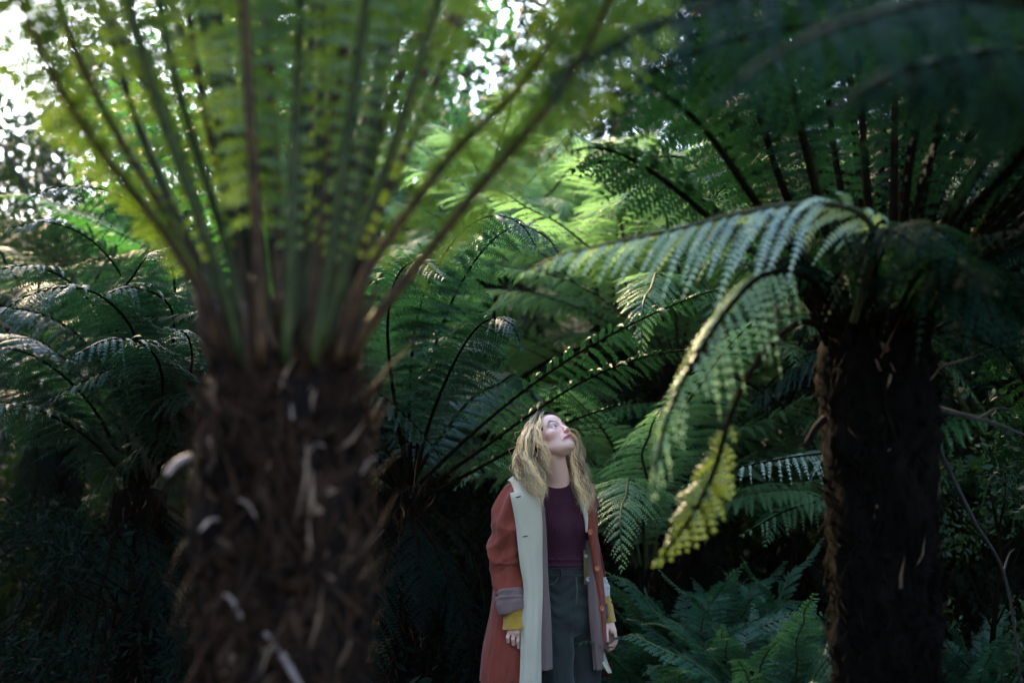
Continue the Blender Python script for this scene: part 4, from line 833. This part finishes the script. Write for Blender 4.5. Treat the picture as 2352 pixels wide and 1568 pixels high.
sheet('lining', [
 [(1236, 1145, 5.89), (1241, 1145, 5.885), (1247, 1145, 5.90)],
 [(1238, 1200, 5.87), (1246, 1200, 5.865), (1253, 1200, 5.885)],
 [(1238, 1300, 5.865), (1248, 1300, 5.86), (1258, 1300, 5.885)],
 [(1238, 1420, 5.86), (1252, 1420, 5.852), (1266, 1420, 5.88)],
 [(1236, 1542, 5.855), (1254, 1539, 5.846), (1271, 1534, 5.88)],
], [MAUVE], thick=.005, nu=16, nv=90, fold=.004, seed=7, parent=coat)
sheet('button_stand', [
 [(1334, 1108, 6.06), (1350, 1108, 6.08), (1362, 1112, 6.12)],
 [(1343, 1150, 5.98), (1356, 1150, 5.98), (1369, 1150, 6.03)],
 [(1349, 1206, 5.95), (1358, 1206, 5.945), (1368, 1206, 5.98)],
 [(1363, 1305, 5.94), (1371, 1305, 5.935), (1380, 1305, 5.98)],
 [(1372, 1367, 5.95), (1378, 1367, 5.945), (1387, 1367, 5.99)],
 [(1378, 1420, 5.96), (1383, 1420, 5.955), (1390, 1420, 6.01)],
 [(1379, 1500, 5.97), (1384, 1500, 5.965), (1391, 1500, 6.03)],
], [RUST], thick=.008, nu=14, nv=80, fold=.002, seed=8, parent=coat)
sheet('lining', [
 [(1346, 1240, 6.0), (1352, 1240, 5.98), (1362, 1240, 5.96)],
 [(1350, 1300, 5.96), (1358, 1300, 5.95), (1370, 1300, 5.945)],
 [(1350, 1350, 5.945), (1364, 1350, 5.935), (1378, 1350, 5.95)],
 [(1355, 1440, 5.94), (1368, 1440, 5.93), (1382, 1440, 5.955)],
 [(1364, 1538, 5.95), (1374, 1539, 5.94), (1386, 1536, 5.965)],
], [MAUVE], thick=.005, nu=16, nv=70, fold=.005, seed=9, parent=coat)
sheet('front_facing', [
 [(1322, 1100, 6.05), (1330, 1102, 6.03), (1338, 1106, 6.05)],
 [(1330, 1150, 5.965), (1337, 1150, 5.955), (1345, 1150, 5.97)],
 [(1341, 1185, 5.95), (1345, 1185, 5.945), (1350, 1185, 5.95)],
 [(1346, 1222, 5.95), (1348, 1222, 5.945), (1351, 1222, 5.948)],
], [CREAM], thick=.005, nu=12, nv=50, seed=10, parent=coat)
sheet('front_facing', [
 [(1378, 1465, 5.98), (1380, 1466, 5.985), (1382, 1467, 6.0)],
 [(1378, 1495, 5.965), (1384, 1496, 5.97), (1388, 1498, 5.99)],
 [(1383, 1522, 5.96), (1390, 1520, 5.965), (1396, 1522, 5.99)],
 [(1397, 1546, 5.95), (1401, 1545, 5.955), (1405, 1544, 5.97)],
], [CREAM], thick=.005, nu=12, nv=40, seed=11, parent=coat)
band.parent = coat
# buttonholes in the cream facing
dk = cloth('buttonhole_thread', (.06, .012, .02), var=.1)
for (u0, v0), (u1, v1) in (((1184, 1142), (1197, 1139)), ((1200, 1232), (1213, 1230)), ((1206, 1326), (1215, 1325))):
    d = 5.832 if v0 > 1200 else 5.84
    c = np.array([at(u0, v0, d), at(u1, v1, d-.008)]); v, f = tube_np(crom([c[0], (c[0]+c[1])/2, c[1]], 6), [.001, .0028, .003, .003, .0028, .001], 6); child('buttonhole', v, f, [dk], parent=coat)
# orange buttons with a sunk centre
BM = mat('button_orange')[0]; BM.node_tree.nodes['Principled BSDF'].inputs['Base Color'].default_value = (.42, .10, .03, 1); BM.node_tree.nodes['Principled BSDF'].inputs['Roughness'].default_value = .35
BG2 = mat('button_grey')[0]; BG2.node_tree.nodes['Principled BSDF'].inputs['Base Color'].default_value = (.22, .22, .21, 1); BG2.node_tree.nodes['Principled BSDF'].inputs['Roughness'].default_value = .4
def button(p, d, R, m, par):
    n = 20; d = nrm(np.asarray(d)); a = nrm(np.cross(d, [0, 0, 1])); b = np.cross(d, a); th = np.arange(n)*2*math.pi/n; pr = [(0, 0), (1, 0), (1.05, .25), (.92, .42), (.75, .38), (.6, .2), (0, .18)]; Vb = []
    for r_, h in pr: Vb.append(p+R*(r_*(np.cos(th)[:, None]*a+np.sin(th)[:, None]*b)+h*d))
    Vb = np.concatenate(Vb); i, j = np.meshgrid(np.arange(len(pr)-1), np.arange(n), indexing='ij'); q = np.stack([i*n+j, i*n+(j+1) % n, (i+1)*n+(j+1) % n, (i+1)*n+j], -1).reshape(-1, 4)
    return child('button', Vb, [q], [m], parent=par)
for u, v, d in ((1355, 1221, 5.935), (1371, 1305, 5.925), (1382, 1396, 5.945)): button(at(u, v, d), BR @ [-.2, 1, 0], .0115, BM, coat)
# mustard tab with its snap
tab = sheet('belt_tab', [[(1340, 1262, 5.975), (1348, 1262, 5.972)], [(1341, 1300, 5.965), (1349, 1300, 5.962)], [(1342, 1343, 5.96), (1352, 1340, 5.957)]], [cloth('mustard_tab', (.12, .075, .015), var=.1)], thick=.006, nu=6, nv=30, parent=coat)
button(at(1351, 1329, 5.945), [0, -1, 0], .010, BG2, tab); button(at(1346, 1276, 5.96), [0, -1, 0], .008, BG2, tab)
def sleeve(pts, rad, mats, name='sleeve', wr=.008, seed=0, nz=70, na=56, parent=None, thick=.004, soft=1.0, elbow=.6):
    C = crom([at(*p) for p in pts], nz); tt = np.linspace(0, 1, nz); rad = np.interp(tt, np.linspace(0, 1, len(rad)), rad)
    V, F = tube_np(C, 1.0, na, False); V = V.reshape(nz, na, 3); A = np.arange(na)*2*math.pi/na; rr = np.random.default_rng(seed); ph = rr.uniform(0, 6.28, 8)
    T2, A2 = np.meshgrid(tt, A, indexing='ij')
    rg = lambda q: 1-2*np.abs(np.sin(q*.5))**.7
    f = (np.sin(3*A2+ph[0]+4*T2)*.5+rg(24*T2+3.0*np.sin(A2+ph[1])+ph[2])*.8*np.exp(-((T2-elbow)/.28)**2)+.5*rg(37*T2+4*np.cos(A2+ph[3]))*np.exp(-((T2-elbow)/.2)**2)+.4*np.sin(5*A2-7*T2+ph[4]))
    R2 = rad[:, None]+wr*f; N2 = V-C[:, None]; out = C[:, None]+N2*R2[..., None]; inn = C[:, None]+N2*(R2-thick)[..., None]
    n = nz*na; Vv = np.concatenate([out.reshape(-1, 3), inn.reshape(-1, 3)]); q = F[0]; j = np.arange(na); j2 = (j+1) % na
    rim = [np.stack([j2, j, j+n, j2+n], 1), np.stack([j+(nz-1)*na, j2+(nz-1)*na, j2+(nz-1)*na+n, j+(nz-1)*na+n], 1)]
    return child(name, Vv, [q, q[:, ::-1]+n]+rim, mats, parent=parent)
s1 = sleeve([(1214, 1106, 6.02), (1192, 1128, 5.965), (1172, 1170, 5.925), (1165, 1230, 5.915), (1163, 1290, 5.93), (1171, 1330, 5.91), (1175, 1368, 5.885)], [.03, .056, .064, .068, .076, .072, .060], [RUST], seed=21, parent=coat, wr=.013)
s2 = sleeve([(1326, 1112, 6.12), (1338, 1132, 6.14), (1343, 1190, 6.16), (1347, 1280, 6.19), (1360, 1330, 6.165), (1378, 1362, 6.14)], [.03, .054, .060, .060, .056, .040], [RUST], seed=22, parent=coat, wr=.006)
sleeve([(1172, 1352, 5.893), (1174, 1370, 5.885), (1178, 1392, 5.875), (1181, 1402, 5.872)], [.067, .069, .067, .063], [MAUVE], 'turned_cuff', .0035, 23, 24, parent=s1, thick=.012, elbow=.3)
sleeve([(1372, 1332, 6.15), (1378, 1350, 6.14), (1382, 1372, 6.13)], [.040, .042, .038], [cloth('cuff_grey', (.36, .31, .27), var=.1, fold=.004)], 'turned_cuff', .004, 24, 24, parent=s2, thick=.01, elbow=.3)
for par, pts, rad, sd in ((s1, [(1178, 1382, 5.875), (1181, 1398, 5.872), (1182, 1406, 5.87), (1183, 1420, 5.868), (1185, 1441, 5.865)], [.044, .050, .048, .051, .056], 25), (s2, [(1384, 1366, 6.135), (1388, 1385, 6.13), (1392, 1400, 6.125), (1396, 1428, 6.12)], [.030, .034, .033, .036], 26)):
    c_ = sleeve(pts, rad, [MUST], 'knit_cuff', .0025, sd, 44, parent=par, thick=.006, elbow=.3)
# ---- hair
def hair():
    r = np.random.default_rng(90); r_h = lambda *p: hp(*p)
    Lf = [
     [r_h(.004, .060, .102), r_h(.040, .062, .085), at(1236, 990, 5.885), at(1240, 1012, 5.86), at(1256, 1036, 5.85), at(1254, 1055, 5.85), at(1262, 1085, 5.86), at(1258, 1110, 5.86)],
     [r_h(.004, .050, .108), r_h(.045, .045, .098), r_h(.082, .000, .052), at(1213, 1002, 5.885), at(1210, 1040, 5.87), at(1228, 1070, 5.85), at(1246, 1104, 5.84), at(1250, 1158, 5.82)],
     [r_h(.004, .030, .114), r_h(.045, .028, .104), r_h(.082, .000, .045), at(1216, 1012, 5.90), at(1212, 1050, 5.88), at(1230, 1085, 5.86), at(1244, 1118, 5.84), at(1247, 1158, 5.815)],
     [r_h(.004, .005, .116), r_h(.045, .000, .106), r_h(.084, -.025, .045), at(1206, 1022, 5.92), at(1200, 1055, 5.90), at(1212, 1085, 5.87), at(1226, 1114, 5.84), at(1238, 1146, 5.82)],
     [r_h(.004, -.02, .112), r_h(.045, -.03, .100), r_h(.085, -.055, .040), at(1200, 1030, 5.96), at(1188, 1062, 5.93), at(1192, 1084, 5.92), at(1208, 1106, 5.88), at(1218, 1130, 5.85)],
     [r_h(.004, -.05, .100), r_h(.050, -.07, .080), r_h(.080, -.09, .020), at(1205, 1040, 6.02), at(1192, 1070, 6.0), at(1196, 1088, 6.0), at(1204, 1098, 5.98), at(1214, 1108, 5.97)],
     [r_h(.010, -.08, .080), r_h(.050, -.10, .030), r_h(.060, -.10, -.02), at(1232, 1045, 6.04), at(1225, 1075, 6.02), at(1226, 1095, 6.0), at(1230, 1105, 5.98), at(1238, 1120, 5.95)],
    ]
    Rt = [
     [r_h(-.002, .060, .102), r_h(-.045, .055, .085), r_h(-.080, .02, .03), at(1322, 1012, 6.05), at(1330, 1050, 6.03), at(1340, 1090, 6.01), at(1354, 1135, 5.97), at(1362, 1192, 5.94)],
     [r_h(-.002, .040, .112), r_h(-.050, .035, .095), r_h(-.086, .00, .03), at(1318, 1025, 6.07), at(1322, 1065, 6.04), at(1330, 1100, 6.0), at(1344, 1140, 5.97), at(1354, 1188, 5.935)],
     [r_h(-.002, .010, .116), r_h(-.050, .000, .104), r_h(-.088, -.03, .03), at(1310, 1040, 6.10), at(1314, 1075, 6.07), at(1318, 1105, 6.03), at(1330, 1140, 5.98), at(1343, 1176, 5.95)],
     [r_h(-.002, -.04, .108), r_h(-.050, -.05, .090), r_h(-.080, -.09, .02), at(1312, 1050, 6.13), at(1318, 1080, 6.12), at(1334, 1110, 6.08), at(1350, 1135, 6.02), at(1362, 1155, 5.99)],
     [r_h(-.010, -.08, .080), r_h(-.040, -.105, .02), r_h(-.04, -.10, -.03), at(1300, 1060, 6.14), at(1306, 1085, 6.14), at(1316, 1105, 6.10), at(1326, 1120, 6.05), at(1336, 1135, 6.02)],
    ]
    b = Bag(); n = 64
    def lobe(G, nclump, per, lo=0, sp=1.0):
        G = np.array([crom(g, n) for g in G]); t = np.linspace(0, 1, n)
        for c in range(nclump):
            x = r.uniform(lo, len(G)-1.001); i = int(x); f = x-i; base = G[i]*(1-f)+G[i+1]*f
            ph = r.uniform(0, 6.28); wl_ = r.choice([-1, 1])*r.uniform(4.0, 7.0); amp = r.uniform(.005, .0135); off = sp*r.normal(0, .010, 3)*np.array([1, 1.4, 1]); cut = r.uniform(.84, 1.0)
            tone = r.choice([.12, .4, .8, 1.2, 1.75], p=[.16, .18, .24, .24, .18]); warm = r.uniform(0, 1); T = nrm(np.gradient(base, axis=0)); A = nrm(np.cross(T, [0, 1, .3])); Bn = np.cross(T, A)
            for s in range(per):
                p2 = ph+r.normal(0, .5); w2 = wl_*(1+r.normal(0, .05)); q = r.normal(0, .0036, 3); am = amp*(.25+.75*np.clip((t-.18)/.6, 0, 1))*r.uniform(.7, 1.3)
                P = base+(off*np.clip(t*3, 0, 1)[:, None])+q*(np.clip(t*2, .25, 1.3))[:, None]+A*(am*np.sin(2*math.pi*w2*t+p2))[:, None]+Bn*(.8*am*np.cos(2*math.pi*w2*t+p2))[:, None]
                tc = t*cut*r.uniform(.92, 1.0); P = np.stack([np.interp(tc, t, P[:, k]) for k in range(3)], 1)
                rad = r.uniform(.0005, .0012)*(1-.9*t**4)
                v, fs = tube_np(P, rad, 4, False)
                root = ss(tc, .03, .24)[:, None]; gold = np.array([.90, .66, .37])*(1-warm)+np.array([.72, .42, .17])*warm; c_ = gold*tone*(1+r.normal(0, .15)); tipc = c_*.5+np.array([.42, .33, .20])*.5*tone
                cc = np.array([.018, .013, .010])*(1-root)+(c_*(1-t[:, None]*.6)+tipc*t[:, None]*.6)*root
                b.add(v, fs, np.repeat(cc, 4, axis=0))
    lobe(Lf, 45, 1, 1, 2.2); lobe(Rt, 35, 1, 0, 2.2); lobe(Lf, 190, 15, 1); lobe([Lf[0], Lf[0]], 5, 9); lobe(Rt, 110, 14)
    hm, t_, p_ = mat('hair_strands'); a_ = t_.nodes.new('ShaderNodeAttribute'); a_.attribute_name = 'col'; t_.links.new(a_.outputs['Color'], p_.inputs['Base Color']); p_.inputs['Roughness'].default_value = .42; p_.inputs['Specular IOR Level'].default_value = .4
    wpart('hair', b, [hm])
hair()
# ---- earrings
sm, _, p_ = mat('silver'); p_.inputs['Metallic'].default_value = 1; p_.inputs['Base Color'].default_value = (.7, .68, .62, 1); p_.inputs['Roughness'].default_value = .22
def hoop(c, R, r, nrm_d):
    a = nrm(np.cross(nrm_d, [0, 0, 1])); th = np.linspace(0, 2*math.pi, 25); v, f = tube_np(c+R*(np.cos(th)[:, None]*a+np.sin(th)[:, None]*np.array([0, 0, 1.])), r, 8, False); return v, f
for (u, v, d), R, q in (((1247, 1050, 5.862), .008, .0018), ((1309, 1043, 5.985), .0075, .0015)):
    vv, f = hoop(at(u, v, d), R, q, np.array([.4, -1, 0])); child('earring', vv, f, [sm])
